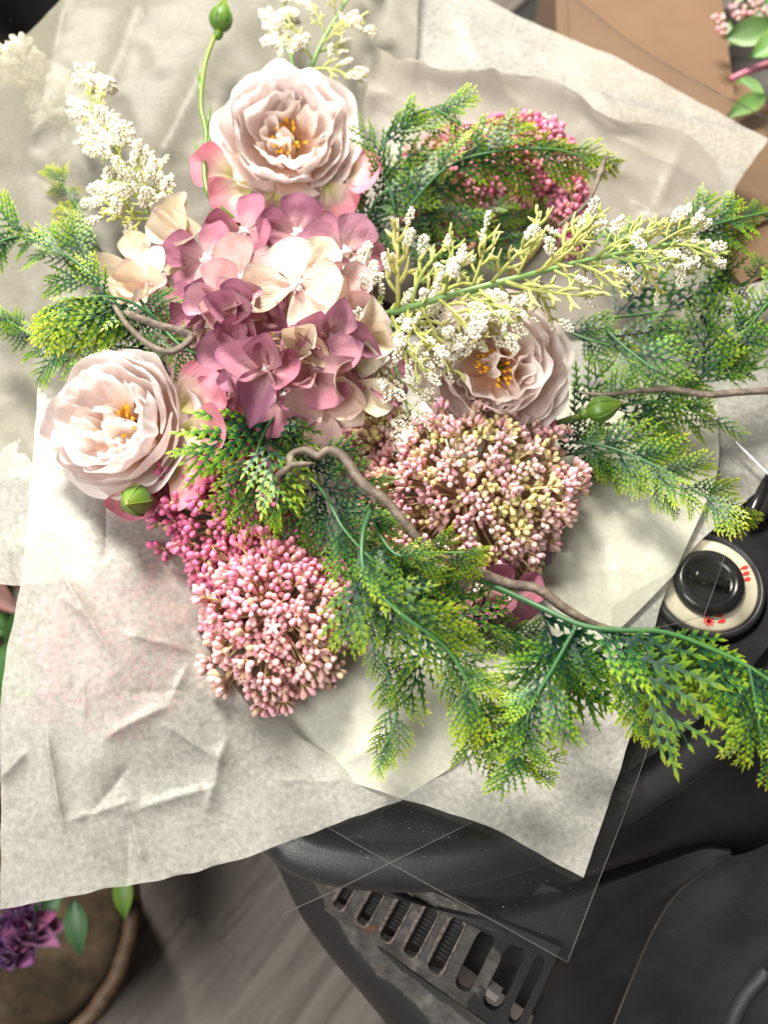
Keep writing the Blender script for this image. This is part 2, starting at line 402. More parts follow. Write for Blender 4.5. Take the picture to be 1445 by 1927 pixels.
for i, (u0, wu) in enumerate(slots):
    hp = rslot(u0, wu * 1.06, .135, .875)
    path = [bil(*p) + nrmv * .003 for p in hp]; path.append(path[0]); path.append(path[1])
    if i < 5: MB().add(*tube(path, [.0004, .0016, .0005, .0021, .0006, .0004, .0014, .0004], 6)).obj('slot_rim', M_CHIP, gp)
    mb = MB()
    if i < 5:
        for k in range(7):
            u = u0 - wu / 2 + wu * (k + .5) / 7; mb.add(*tube([bil(u, .18) - nrmv * .006, bil(u, .9) - nrmv * .006], .00055, 5))
        for k in range(13):
            q = .2 + .69 * (k + .5) / 13; mb.add(*tube([bil(u0 - wu * .55, q) - nrmv * .0055, bil(u0 + wu * .55, q) - nrmv * .0055], .00055, 5))
        mb.obj('wire_mesh', M_WIRE, gp)
v, f = box(-.006, .006, -.004, .004, -.004, .004)
link('latch', MB().add(v, f).mesh('latch', plain('bare_steel', (.22, .21, .20), .5), False), gp, place(bil(.81, .27) - nrmv * .003, TL - BL, nrmv))
# back of the vent box, the base lip and the shoulder panels
def patch_obj(name, rows, nu, nv, mat, parent, wearfn=None):
    g = patch(rows, nu, nv); a = [0.0] * (nu * nv) if wearfn is None else [wearfn(i / (nu - 1), j / (nv - 1)) for i in range(nu) for j in range(nv)]
    return MB().add(g.reshape(-1, 3), grid_faces(nu, nv), a).obj(name, mat, parent)
bk = [tuple(bil(u, v_) - nrmv * .035) for u in (-.05, 1.1) for v_ in (-.1, 1.1)]
MB().add(bk, [(0, 1, 3, 2)]).obj('vent_back', M_MATTE, stove)
lipw = lambda i, j: max(0, 1.0 - abs(i - .22) * 3.2) * (.95 - .25 * j)
patch_obj('base_lip', [[(604, 1660, -.131), (720, 1785, -.131), (840, 1876, -.131), (970, 1972, -.131)],
                       [(592, 1655, -.140), (700, 1800, -.140), (808, 1894, -.140), (930, 1998, -.140)],
                       [(572, 1650, -.150), (660, 1806, -.152), (756, 1906, -.154), (860, 2010, -.156)],
                       [(550, 1640, -.168), (610, 1780, -.172), (700, 1890, -.176), (790, 2000, -.18)],
                       [(518, 1622, -.20), (575, 1738, -.21), (664, 1850, -.22), (768, 1975, -.23)]], 26, 40, M_WORN, stove, lipw)
b0 = [P(518, 1622, -.20), P(575, 1738, -.21), P(664, 1850, -.22), P(768, 1975, -.23)]
b1 = [Vector((p.x + .012, p.y + .012, 0)) for p in b0]
g = np.array([spline(b0, 30), spline(b1, 30)]); MB().add(g.reshape(-1, 3), grid_faces(2, 30)).obj('base_side', M_MATTE, stove)
patch_obj('front_shoulder', [[(600, 1642, -.080), (790, 1704, -.090), (960, 1696, -.095), (1140, 1640, -.095), (1300, 1592, -.095), (1373, 1598, -.088)],
                       [(620, 1640, -.071), (800, 1706, -.073), (975, 1712, -.073), (1160, 1654, -.071), (1310, 1600, -.071), (1375, 1604, -.071)],
                       [(635, 1634, -.070), (815, 1712, -.071), (1010, 1752, -.072), (1180, 1666, -.073), (1316, 1612, -.070), (1375, 1607, -.070)],
                       [(650, 1632, -.072), (830, 1716, -.073), (1036, 1792, -.076), (1200, 1690, -.082), (1322, 1634, -.074), (1370, 1611, -.073)]], 30, 60, M_ENAMEL, stove)
patch_obj('body_front', [[(560, 1590, -.043), (790, 1650, -.043), (960, 1640, -.043), (1140, 1550, -.043), (1330, 1420, -.043), (1460, 1280, -.043), (1620, 1050, -.043)],
                       [(580, 1620, -.07), (790, 1685, -.08), (960, 1680, -.08), (1140, 1610, -.08), (1330, 1530, -.09), (1460, 1450, -.10), (1640, 1340, -.10)],
                       [(600, 1650, -.10), (790, 1712, -.11), (960, 1706, -.11), (1140, 1655, -.115), (1330, 1610, -.12), (1460, 1620, -.14), (1660, 1600, -.15)]], 20, 50, M_MATTE, stove)
patch_obj('side_door', [[(1036, 1792, -.075), (1110, 1742, -.085), (1250, 1664, -.080), (1366, 1614, -.071)],
                       [(1030, 1830, -.09), (1100, 1780, -.092), (1190, 1730, -.092), (1282, 1672, -.085)],
                       [(1010, 1890, -.12), (1085, 1850, -.115), (1165, 1800, -.115), (1228, 1750, -.11)],
                       [(985, 1985, -.15), (1060, 1960, -.145), (1130, 1930, -.145), (1172, 1880, -.14)],
                       [(960, 2080, -.18), (1030, 2060, -.175), (1090, 2030, -.175), (1130, 1990, -.17)]], 30, 30, M_ENAMEL, stove)
patch_obj('side_panel', [[(1368, 1614, -.073), (1420, 1600, -.08), (1500, 1560, -.09), (1600, 1500, -.09)],
                       [(1284, 1674, -.088), (1370, 1700, -.10), (1470, 1680, -.11), (1600, 1640, -.11)],
                       [(1231, 1752, -.113), (1330, 1790, -.13), (1450, 1790, -.14), (1600, 1760, -.14)],
                       [(1175, 1882, -.143), (1290, 1920, -.16), (1430, 1930, -.17), (1600, 1920, -.17)],
                       [(1133, 1992, -.173), (1240, 2040, -.19), (1400, 2060, -.20), (1600, 2060, -.20)]], 24, 24, M_MATTE, stove)
MB().add(*tube(spline([P(1445, 1830, -.12), P(1400, 1880, -.13), P(1378, 1930, -.14), P(1372, 1990, -.15)], 20), .006, 10)).obj('side_hinge', M_MATTE, stove)
# dial, knob, vent cap
dc = P(1331, 1101, .004)
dial = link('dial', MB().add(*lathe([(.020, -.003), (.0215, .0020), (.024, .0022), (.0355, .0020), (.0372, .0005), (.038, -.004)], 64)).mesh('dial', plain('cream_enamel', (.46, .42, .31), .45, .25, 40, .1)), stove, Matrix.Translation(dc))
dr = MB().add(*lathe([(.0375, -.004), (.0385, .0025), (.040, .0030), (.0425, .0015), (.044, -.004)], 64)).mesh('dial_surround', M_ENAMEL); link('dial_surround', dr, stove, Matrix.Translation(dc))
kn = link('knob', MB().add(*lathe([(.0262, 0), (.0262, .005), (.0250, .0078), (.0220, .0095), (.0190, .0098), (.0170, .0080), (.015, .0070), (.004, .0068)], 48)).mesh('knob', plain('knob_plastic', (.012, .012, .012), .22, .1, 60, .05, .5)), stove, Matrix.Translation(dc))
v, f = box(-.0035, .0035, -.013, .013, .006, .0135)
gk = link('grip', MB().add(v, f).mesh('grip', kn.data.materials[0], False), kn, Matrix.Rotation(R(70), 4, 'Z')); b = gk.modifiers.new('b', 'BEVEL'); b.width = .002; b.segments = 3
M_RED = plain('red_paint', (.55, .02, .02), .5, .2, 300)
def drop(l=.0068, w_=.0021):
    p = [(w_ * math.sin(a) * (.5 - .5 * math.cos(a)) ** .6 if a else 0, l * (.5 + .5 * math.cos(a))) for a in np.linspace(0, 2 * math.pi, 18, endpoint=False)]
    k = len(p); return [(x, y - l / 2, .0004) for x, y in p] + [(x, y - l / 2, 0) for x, y in p], [tuple(range(k))] + [(i, i + k, (i + 1) % k + k, (i + 1) % k) for i in range(k)]
dm = MB().add(*drop()).mesh('flame_mark', M_RED, False)
def mark(px, py, dx, dy, me, name):
    p = P(px, py, .0070); q = P(px + dx, py + dy, .0070); o = link(name, me, dial, Matrix.Translation(-dc) @ place(p - Vector((0, 0, .0008)), q - p, (0, 0, 1))); return o
for x, y in ((1400, 1068), (1403, 1079), (1405, 1090)): mark(x, y, -10, 3, dm, 'flame_mark')
for x, y in ((1354, 1158), (1357, 1169)): mark(x, y, -10, 3, dm, 'flame_mark')
st = MB()
for k in range(9):
    a = 2 * math.pi * k / 9; c, s = math.cos(a), math.sin(a)
    st.add([(-s * .0007, c * .0007, .0004), (c * .0042 - s * .0004, s * .0042 + c * .0004, .0004), (c * .0042 + s * .0004, s * .0042 - c * .0004, .0004), (s * .0007, -c * .0007, .0004)], [(0, 1, 2, 3)])
mark(1334, 1169, 0, -10, st.mesh('spark_mark', M_RED, False), 'spark_mark')
cp = [P(1448, 895, .004), P(1428, 950, .004), P(1406, 985, .004)]
MB().add(*tube(spline(cp, 20), [.006, .010, .0105, .010, .006], 16)).obj('vent_cap', M_ENAMEL, stove)
MB().add(*tube(spline([P(1452, 880, .011), P(1424, 945, .013), P(1408, 978, .011)], 20), [.002, .004, .0045, .004, .002], 12)).obj('cap_handle', kn.data.materials[0], stove)

# ------------------------------------------------------------------ sheets: tissue and film
def crease_noise(x, y, seed, amp):
    p = Vector((x * 9 + seed * 3.1, y * 9 - seed * 1.7, seed * .77))
    z = noise.noise(p) * 1.0
    q = p * 2.3 + Vector((0, 0, 5)); r1 = 1 - abs(noise.noise(q)) * 2
    wv = noise.noise_vector(p * 1.7) * .5
    d1 = noise.voronoi(p * 1.5 + wv)[0]; d2 = noise.voronoi(p * 3.6 + wv + Vector((4, 2, 0)))[0]
    f1 = d1[1] - d1[0]; f2 = d2[1] - d2[0]
    return amp * (z * .9 + r1 * .35 - .75 * min(f1, .5) + .28 * min(f2, .45))
def sheet(name, label, cat, rows, mat, n, seed, amp, creases=(), group=None, edge=.0):
    g = patch(rows, n, n); rg = random.Random(seed)
    cr = []
    for (x0, y0, x1, y1, A, wd) in creases:
        a = P(x0, y0, .05); b_ = P(x1, y1, .05); cr.append((np.array((a.x, a.y)), np.array((b_.x, b_.y)), A, wd))
    if amp > .002:
        for _ in range(9):
            i0, j0 = rg.randrange(n // 8, n - n // 8), rg.randrange(n // 8, n - n // 8); c0 = np.array(g[i0, j0][:2]); an = rg.uniform(0, 6.28); ln = rg.uniform(.02, .06)
            cr.append((c0, c0 + ln * np.array((math.cos(an), math.sin(an))), rg.choice([-1, 1]) * rg.uniform(.0015, .0035), rg.uniform(.0025, .006)))
    for i in range(n):
        for j in range(n):
            x, y, z = g[i, j]; e = min(i, j, n - 1 - i, n - 1 - j) / (n - 1)
            z += crease_noise(x, y, seed, amp)
            for a, b_, A, wd in cr:
                d = b_ - a; L2 = d.dot(d); t = max(0, min(1, ((x - a[0]) * d[0] + (y - a[1]) * d[1]) / L2))
                q = a + d * t; dist = math.hypot(x - q[0], y - q[1]); fade = min(1, 4 * t + .2, 4 * (1 - t) + .2)
                z += A * fade * math.exp(-dist / wd)
            g[i, j, 2] = max(z, H + .0035)
            if e == 0 and edge:
                g[i, j, 0] += edge * noise.noise(Vector((x * 60, y * 60, seed))); g[i, j, 1] += edge * noise.noise(Vector((x * 60, y * 60, seed + 9)))
    o = MB().add(g.reshape(-1, 3), grid_faces(n, n)).obj(name, mat)
    if cat == 'clear film':
        for path in (g[-1], g[:, -1]):
            MB().add(*tube(path, .00022, 5)).obj('edge', M_FILMGLINT, o)  # grey tube: light caught along the film border, put in as colour
    return tag(o, label, cat, group)
TG = 'tissue sheets of the wrapping'
sheet('tissue_sheet', 'sheet of tissue with a folded top corner spread behind the upper right flowers', 'tissue paper',
      [[(560, -130, .07), (800, -60, .06), (996, 38, .05), (1180, 118, .045), (1446, 262, .03)],
       [(520, 150, .06), (760, 180, .05), (990, 240, .04), (1220, 300, .035), (1372, 372, .02)],
       [(560, 450, .03), (800, 500, .02), (1020, 560, .015), (1180, 600, .012), (1290, 560, .012)]], M_TISSUE, 70, 1, .003, [(1180, 210, 1000, 320, .004, .004)], TG, .0015)
sheet('tissue_sheet', 'crumpled inner tissue sheet with a torn wavy edge behind the pink buds and thorny twig', 'tissue paper',
      [[(705, 88, .085), (800, 125, .092), (900, 138, .094), (1000, 142, .09), (1085, 172, .085), (1140, 222, .075), (1275, 246, .065), (1352, 305, .05)],
       [(690, 160, .068), (790, 190, .07), (900, 210, .07), (1000, 220, .068), (1090, 245, .062), (1170, 280, .055), (1270, 320, .05), (1358, 380, .04)],
       [(680, 300, .05), (790, 320, .05), (900, 340, .05), (1000, 360, .048), (1100, 380, .045), (1190, 420, .04), (1270, 450, .035), (1352, 470, .03)],
       [(690, 560, .02), (790, 580, .02), (900, 600, .02), (1000, 610, .02), (1100, 620, .02), (1190, 620, .02), (1260, 620, .02), (1330, 600, .02)]], M_TISSUE_TAN, 100, 2, .0042,
      [(860, 190, 1010, 260, .007, .004), (990, 320, 1190, 330, .006, .004), (1100, 260, 1350, 350, .005, .005), (720, 100, 830, 250, .006, .006), (1150, 420, 1340, 380, .005, .004)], TG, .0025)
sheet('tissue_sheet', 'smooth pale tissue sheet behind the bead spray and upright bud stem', 'tissue paper',
      [[(-70, 160, .05), (10, 96, .07), (90, 30, .09), (180, -50, .10), (420, -160, .11), (620, -170, .10), (790, -120, .09)],
       [(-80, 420, .05), (30, 330, .06), (130, 260, .07), (260, 200, .075), (440, 140, .08), (620, 110, .07), (780, 130, .06)],
       [(-70, 700, .04), (60, 620, .045), (160, 560, .045), (280, 500, .045), (440, 440, .04), (620, 420, .03), (740, 440, .03)],
       [(-60, 880, .03), (40, 905, .03), (140, 880, .03), (260, 830, .03), (420, 780, .02), (560, 740, .02), (700, 700, .015)]], M_TISSUE_SOFT, 90, 3, .005,
      [(170, 40, 60, 330, .006, .01), (420, 150, 250, 420, .007, .01), (300, 60, 200, 250, .005, .008), (0, 340, 150, 240, .006, .008)], TG, .001)
sheet('tissue_sheet', 'small tissue corner sticking out to the left below the left rose', 'tissue paper',
      [[(-60, 640, .035), (0, 640, .03), (60, 650, .03), (160, 700, .03)],
       [(-60, 860, .03), (0, 880, .03), (50, 900, .03), (160, 930, .025)],
       [(-60, 1092, .015), (0, 1098, .015), (46, 1100, .012), (170, 1090, .012)]], M_TISSUE, 50, 4, .003, [], TG, .001)
sheet('tissue_sheet', 'large crumpled front tissue sheet folded over pink flowers, hanging past the stove', 'tissue paper',
      [[(80, 640, .075), (160, 780, .07), (260, 860, .065), (360, 900, .055), (440, 960, .045)],
       [(58, 900, .080), (150, 950, .080), (250, 990, .072), (350, 1030, .055), (430, 1080, .035)],
       [(40, 1092, .080), (140, 1120, .082), (250, 1160, .076), (370, 1200, .050), (470, 1260, .025)],
       [(4, 1290, .070), (130, 1300, .070), (260, 1330, .062), (420, 1350, .040), (560, 1380, .018)],
       [(2, 1500, .045), (130, 1500, .045), (280, 1480, .040), (460, 1460, .026), (650, 1440, .012)],
       [(0, 1712, .020), (200, 1674, .020), (385, 1638, .018), (560, 1578, .012), (757, 1504, .010)]], M_TISSUE_THIN, 220, 5, .0030,
      [(100, 1380, 110, 1550, .006, .003), (150, 1540, 240, 1440, -.004, .004), (120, 1540, 250, 1500, .004, .003), (230, 1500, 255, 1620, .004, .003), (0, 1470, 60, 1420, .005, .003), (360, 1180, 480, 1340, .006, .006),
       (250, 1220, 360, 1230, .005, .004), (140, 1110, 230, 1260, .006, .005), (200, 1400, 330, 1330, .005, .004), (420, 1380, 380, 1520, .005, .005), (300, 1360, 420, 1430, .004, .004), (240, 1520, 400, 1470, .005, .005)], TG, .0012)
sheet('tissue_sheet', 'cream tissue sheet glowing beneath the paler bud heads and hanging fern', 'tissue paper',
      [[(640, 760, .022), (820, 740, .022), (1000, 730, .022), (1180, 730, .022), (1350, 760, .022)],
       [(420, 960, .008), (740, 930, .022), (960, 900, .022), (1150, 880, .022), (1350, 880, .022)],
       [(390, 1180, .007), (680, 1150, .022), (900, 1090, .022), (1110, 1010, .022), (1322, 960, .021)],
       [(500, 1400, .007), (720, 1330, .020), (920, 1230, .020), (1110, 1110, .020), (1290, 1030, .019)],
       [(756, 1504, .013), (890, 1416, .013), (1040, 1290, .015), (1170, 1180, .016), (1268, 1082, .017)]], M_TISSUE_CREAM, 70, 6, .0025, [(620, 1420, 760, 1350, .004, .006)], TG)
sheet('tissue_sheet', 'mottled flat tissue sheet under the long fern, its pointed corner over the stove front', 'tissue paper',
      [[(690, 640, .010), (900, 620, .010), (1100, 600, .011), (1300, 560, .012), (1560, 500, .012)],
       [(690, 900, .009), (900, 880, .009), (1100, 850, .010), (1300, 830, .012), (1492, 835, .014)],
       [(700, 1150, .008), (840, 1130, .008), (980, 1100, .009), (1130, 1080, .010), (1272, 1074, .012)],
       [(725, 1350, .007), (830, 1350, .007), (960, 1340, .008), (1080, 1320, .010), (1200, 1340, .014)],
       [(757, 1506, .012), (812, 1520, .014), (932, 1562, .016), (1010, 1606, .017), (1098, 1653, .018)]], M_TISSUE, 80, 7, .0012, [], TG, .0008)
FG = 'clear film of the wrapping'
sheet('clear_film', 'clear film sheet with a sharp corner hanging over the stove front', 'clear film',
      [[(700, 1150, .005), (880, 1150, .005), (1060, 1180, .005), (1262, 1190, .006)],
       [(640, 1400, .0045), (840, 1440, .0045), (1030, 1420, .0045), (1225, 1390, .005)],
       [(606, 1552, .004), (760, 1640, .006), (900, 1718, .010), (1068, 1812, .012)]], M_FILM, 30, 11, .0002, [], FG)
sheet('clear_film', 'clear film sheet over the left edge of the stove front', 'clear film',
      [[(470, 1400, .010), (600, 1420, .009), (750, 1400, .0075), (930, 1380, .006)],
       [(488, 1590, .010), (600, 1580, .009), (740, 1520, .0075), (920, 1470, .006)],
       [(534, 1720, .010), (640, 1672, .009), (760, 1612, .0075), (905, 1540, .006)]], M_FILM, 30, 12, .0004, [], FG)
sheet('clear_film', 'clear film band showing beyond the upper right tissue edge', 'clear film',
      [[(900, -120, .030), (1060, -20, .030), (1205, 88, .030), (1340, 165, .028), (1470, 232, .026)],
       [(896, -108, .036), (1056, -8, .036), (1200, 100, .035), (1336, 178, .033), (1466, 246, .03)],
       [(860, -40, .034), (1010, 70, .034), (1200, 180, .032), (1340, 260, .03), (1460, 330, .02)],
       [(800, 100, .03), (960, 200, .03), (1130, 290, .025), (1280, 360, .02), (1400, 430, .012)]], M_FILM, 40, 13, .001, [], FG)
sheet('clear_film', 'clear film corner lying over the stove dial', 'clear film',
      [[(1150, 1000, .019), (1260, 1020, .019), (1366, 1040, .020)], [(1150, 1100, .019), (1250, 1100, .019), (1346, 1100, .020)], [(1150, 1180, .018), (1240, 1180, .018), (1324, 1160, .019)]], M_FILM, 20, 14, .0003, [], FG)
# a stiff fold of film by the dial that mirrors the ceiling lamp
a, b_ = P(1384, 830, .026), P(1452, 896, .024); mp_ = (a + b_) / 2
hv = ((CAM - mp_).normalized() + (LAMP - mp_).normalized()).normalized(); al = (b_ - a).normalized(); hv = (hv - al * hv.dot(al)).normalized(); sd = al.cross(hv)
MBf = MB(); vs = []
for i in range(12):
    t = i / 11; c = a + (b_ - a) * t; wv = .0011 * min(1, t * 3 + .25)
    for s in (-1, -.6, 0, .6, 1): vs.append(c + sd * wv * s - hv * (.0006 * s * s))
fm = Mat('film_fold'); fmm = fm.done(fm.prin((.8, .8, .8), .12, None, .9, Metallic=.6))
tag(MBf.add(vs, grid_faces(12, 5)).obj('film_fold', fmm), 'narrow shiny fold of clear film beside the stove dial', 'film fold')

# ------------------------------------------------------------------ roses
def rose_petal(rg, Rr, zt, Wa, flare, ruff, tips=.26, nt=14, ns=17, fold=0.0, zb=0.0):
    v = []; a = []; ph = [rg.uniform(0, 6.28) for _ in range(4)]; sk = rg.uniform(-.12, .12); notch = rg.choice([0, 0, .05, .08]); npos = rg.uniform(-.5, .5)
    sd_ = rg.uniform(0, 99); kf = rg.choice([2.2, 2.8, 3.4])
    for i in range(nt):
        t0 = i / (nt - 1)
        for j in range(ns):
            s = -1 + 2 * j / (ns - 1)
            t = t0 * (1 - tips * abs(s) ** 2.6 - sk * s * .5 - notch * math.exp(-((s - npos) / .16) ** 2))
            rr = Rr * min(1.0, math.sin(min(1.0, t * 1.25) * math.pi / 2)) ** .75
            rr += flare * max(0, t - .55) ** 2 / .2
            hw = Wa * (.42 + .58 * math.sin(min(1, t / .6) * math.pi / 2))
            w1 = math.sin(kf * math.pi * s * .8 + ph[0]) * .6 + math.sin(1.9 * kf * s + ph[1]) * .4
            fine = noise.noise(Vector((s * 2.6, t * 2.2, sd_))) * 1.1 + noise.noise(Vector((s * 6.5, t * 4.5, sd_ + 5))) * .45 + noise.noise(Vector((s * 13, t * 6, sd_ + 9))) * .34 + (abs(noise.noise(Vector((s * 4, t * 3, sd_ + 20)))) - .25) * .9
            rr += ruff * (t ** 1.6 * w1 + fine * (.35 + .65 * t))
            rr += fold * math.cos(s * math.pi * 1.1 + ph[2] * .3) * t
            z = zb + zt * t ** 1.25 + ruff * .5 * t ** 2 * math.sin(3.1 * s + ph[3]) + ruff * .25 * t * noise.noise(Vector((s * 9, 3, sd_)))
            q = s * hw; rr = max(rr, .0008)
            v.append((rr * math.cos(q), rr * math.sin(q), z)); a.append(t0 * (1 - .1 * abs(s)) )
    return v, grid_faces(nt, ns), a
STAM = [MB().add(*tube([(0, 0, 0), (0.0004, 0, .006), (.0016, 0, .012), (.003, 0, .015), (.0036, 0, .017), (.004, 0, .0185)], [.0005, .0005, .0006, .0013, .0014, .0005], 8)).mesh('stamen', M_YELLOW)]
def rose(label, pos, axis, roll, D, seed, pink_dirs, tone=(1, 1, 1), open_=1.0):
    rg = random.Random(seed); pos = Vector(pos); axis = Vector(axis).normalized()
    root = thing('rose', label, 'rose', pos - axis * .03, 'blush roses in the bouquet')
    s = D / .1
    B = frame(V(math.sin(roll), math.cos(roll), 0), axis)          # y: roll direction, z: axis
    B = Matrix((B.col[0], B.col[1], B.col[2])).transposed(); BM = B.to_4x4() @ Matrix.Diagonal((s, s, s, 1))
    def put(name, pet, ang, mat, tilt=0, col=(1, 1, 1), off=(0, 0, 0)):
        mb = MB(); mb.add(*pet); o = mb.obj(name, mat, root)
        o.matrix_local = BM @ Matrix.Translation(off) @ Matrix.Rotation(ang, 4, 'Z') @ Matrix.Rotation(tilt, 4, 'Y'); o.color = (*[c * t_ for c, t_ in zip(col, tone)], 1)
        o.modifiers.new('sub', 'SUBSURF').levels = 1; o.modifiers[0].render_levels = 1
        return o
    # (count, radius, height, half-angle, flare, ruffle, z base)
    for n_, Rr, zt, Wa, fl_, rf, zb in ((6, .0490, .030, .76, .012, .0024, -.010), (6, .0480, .040, .78, .005, .0026, -.006), (5, .0450, .049, .86, .001, .0028, -.002), (5, .0385, .052, .86, .001, .0034, .001), (4, .0310, .050, .95, .002, .0042, .003)):
        a0 = rg.uniform(0, 6.28)
        for k in range(n_):
            j = rg.uniform(.93, 1.07); c = rg.uniform(.95, 1.0)
            put('petal', rose_petal(rg, Rr * j, zt * rg.uniform(.9, 1.08), Wa * rg.uniform(.8, 1.12), fl_, rf, rg.uniform(.14, .30), zb=zb), a0 + 2 * math.pi * (k + rg.uniform(-.18, .18)) / n_, M_ROSE, rg.uniform(-.12, .08), (1, c, c))
    # inner folded petals gathered in a few bundles, leaving a gap over the stamens
    a0 = rg.uniform(0, 6.28)
    for bq in range(5):
        ab = a0 + 2 * math.pi * bq / 5 + rg.uniform(-.2, .2)
        for k in range(3):
            an = ab + rg.uniform(-.2, .2); rad = .012 + .0055 * k + rg.uniform(-.001, .001)
            put('petal', rose_petal(rg, .0085 + .0035 * k, rg.uniform(.034, .044) + .002 * k, rg.uniform(.9, 1.35), .004, .0032, .26, 12, 15, zb=.003), an + rg.uniform(-.5, .5) + (math.pi if (bq + k) % 4 == 0 else 0), M_ROSE, rg.uniform(-.2, .1), (1, .97, .95), (rad * math.cos(an), rad * math.sin(an), 0))
    for k in range(26):
        r_ = .009 * math.sqrt(rg.random()); q = rg.uniform(0, 6.28)
        o = link('stamen', STAM[0], root, BM @ Matrix.Translation((r_ * math.cos(q), r_ * math.sin(q), rg.uniform(.008, .014))) @ Matrix.Rotation(q + rg.uniform(-.6, .6), 4, 'Z') @ Matrix.Rotation(rg.uniform(0, .25), 4, 'Y') @ Matrix.Diagonal((1, 1, rg.uniform(.9, 1.15), 1)))
    MB().add(*lathe([(.004, -.010), (.009, -.005), (.010, .001), (.007, .006), (.002, .008)], 14)).obj('receptacle', M_BUDGREEN, root).matrix_local = BM
    for an, l, tl, w_ in pink_dirs:
        o = put('outer_petal', rose_petal(rg, .044, l, w_, .022, .0026, .30, zb=-.004), an, M_ROSEPINK, tl)
    MB().add(*tube(spline([(0, 0, -.006), (.004, 0, -.025), (.004, -.004, -.05)], 8), .0032, 8)).obj('stem', M_STEM, root).matrix_local = BM
    return root
# angles are measured round the flower from the roll direction's right-hand side
def side_petals(root, specs):
    rg = random.Random(len(specs)); tm = local(root)
    for px, py, h, d, n_, L_, W_ in specs:
        me = hyd_petal(rg, L_, W_, rg.uniform(.3, .7), rg.uniform(-.3, .4)); me.materials[0] = M_ROSEPINK
        o = link('outer_petal', me, root, tm @ place(P(px, py, h), V(*d), V(*n_)))
        o.modifiers.new('sub', 'SUBSURF').levels = 1
def hyd_petal(rg, L=.034, Wm=.0165, cup=.3, curl=.2):
    nt, ns = 11, 11; v = []; a = []; sd_ = rg.uniform(0, 99); tips = rg.uniform(.16, .30); ph = rg.uniform(0, 6.28); pt = rg.uniform(0, .10); fa = rg.uniform(-.5, .5)
    for i in range(nt):
        t0 = i / (nt - 1)
        for j in range(ns):
            s = -1 + 2 * j / (ns - 1); t = t0 * (1 - tips * abs(s) ** 2.2 + pt * math.exp(-(s / .2) ** 2))
            hw = Wm * (.16 + .84 * math.sin(min(1, t / .68) * math.pi / 2) ** 1.3)
            x = s * hw; y = .0015 + L * t
            z = cup * .02 * s * s * (.3 + t) + curl * .03 * t * t + .0030 * t * t * math.sin(2.4 * s + ph) + .0018 * noise.noise(Vector((s * 2.5, t * 3, sd_))) + .0006 * noise.noise(Vector((s * 9, t * 3, sd_))) + fa * .008 * s * t
            v.append((x, y, z)); a.append(min(1, t0 + .12 * abs(s) ** 4 * t0))
    return MB().add(v, grid_faces(nt, ns), a).mesh('petal', M_HYD)
r1 = rose('large open blush rose beside the upright green bud stem', P(542, 244, .125), V(.04, .10, 1), 0, .102, 11,
     [(R(200), .040, .80, .36), (R(226), .042, .70, .46), (R(252), .038, .58, .5), (R(-12), .038, .55, .42), (R(-40), .034, .55, .42)])
side_petals(r1, [(445, 330, .104, (-.85, .30, .1), (-.2, -.2, 1), .034, .018), (470, 345, .104, (-.62, -.55, .1), (0, -.3, 1), .036, .021), (520, 360, .104, (-.2, -.8, .1), (0, -.2, 1), .024, .018), (640, 320, .102, (.75, -.25, .1), (.2, 0, 1), .032, .019), (610, 345, .100, (.55, -.75, .1), (0, 0, 1), .032, .019)])
r2 = rose('blush rose with deep pink outer petals and a green bud hanging at its rim', P(206, 806, .115), V(-.34, -.06, 1),   .4, .092, 23,
     [(R(20), .036, .45, .5), (R(-16), .042, .60, .5), (R(52), .034, .45, .5), (R(44), .050, .95, .30), (R(20), .050, 1.0, .28), (R(-70), .034, .45, .5)])
side_petals(r2, [(335, 775, .112, (.70, .60, .2), (.2, 0, 1), .036, .020), (342, 810, .113, (.95, -.10, .2), (.2, 0, 1), .034, .019), (315, 880, .098, (.75, -.35, .1), (.2, -.2, 1), .030, .022), (262, 905, .09, (-.1, -.9, .1), (0, 0, 1), .026, .018)])
rose('shaded blush rose tucked below the long lime bead spray', P(948, 694, .106), V(.12, -.12, 1), 2.0, .094, 37,
     [(R(60), .030, .2, .5)], (1, .99, .98))

# ------------------------------------------------------------------ hydrangea
rg = random.Random(77)
HP_FLAT = [hyd_petal(rg, cup=rg.uniform(.05, .3), curl=rg.uniform(-.25, .15)) for _ in range(8)]
HP_CUP = [hyd_petal(rg, cup=rg.uniform(.4, 1.1), curl=rg.uniform(-.7, .7), Wm=.0150) for _ in range(12)]
cmb = MB()
for k in range(4):
    q = k * math.pi / 2 + .6; cmb.add(SPH[0] * .00165 + np.array((.0019 * math.cos(q), .0019 * math.sin(q), .0018)), SPH[1])
cmb.add(SPH[0] * .0015 + np.array((0, 0, .003)), SPH[1])
for k in range(6):
    q = k * math.pi / 3 + .2; cmb.add(*tube([(.001 * math.cos(q), .001 * math.sin(q), .001), (.0042 * math.cos(q), .0042 * math.sin(q), .0022)], [.0003, .0004], 5))
M_HCEN = plain('floret_centre', (.82, .74, .72), .4, .04)
HC = cmb.mesh('floret', M_HCEN)
for v_ in HC.vertices: v_.co *= 1.5
CREAM = (.83, .72, .55); CREAMP = (.78, .58, .50); MAUVE = (.42, .165, .235); MAUVED = (.40, .14, .21); PALE = (.66, .40, .41); PINKM = (.50, .22, .28)
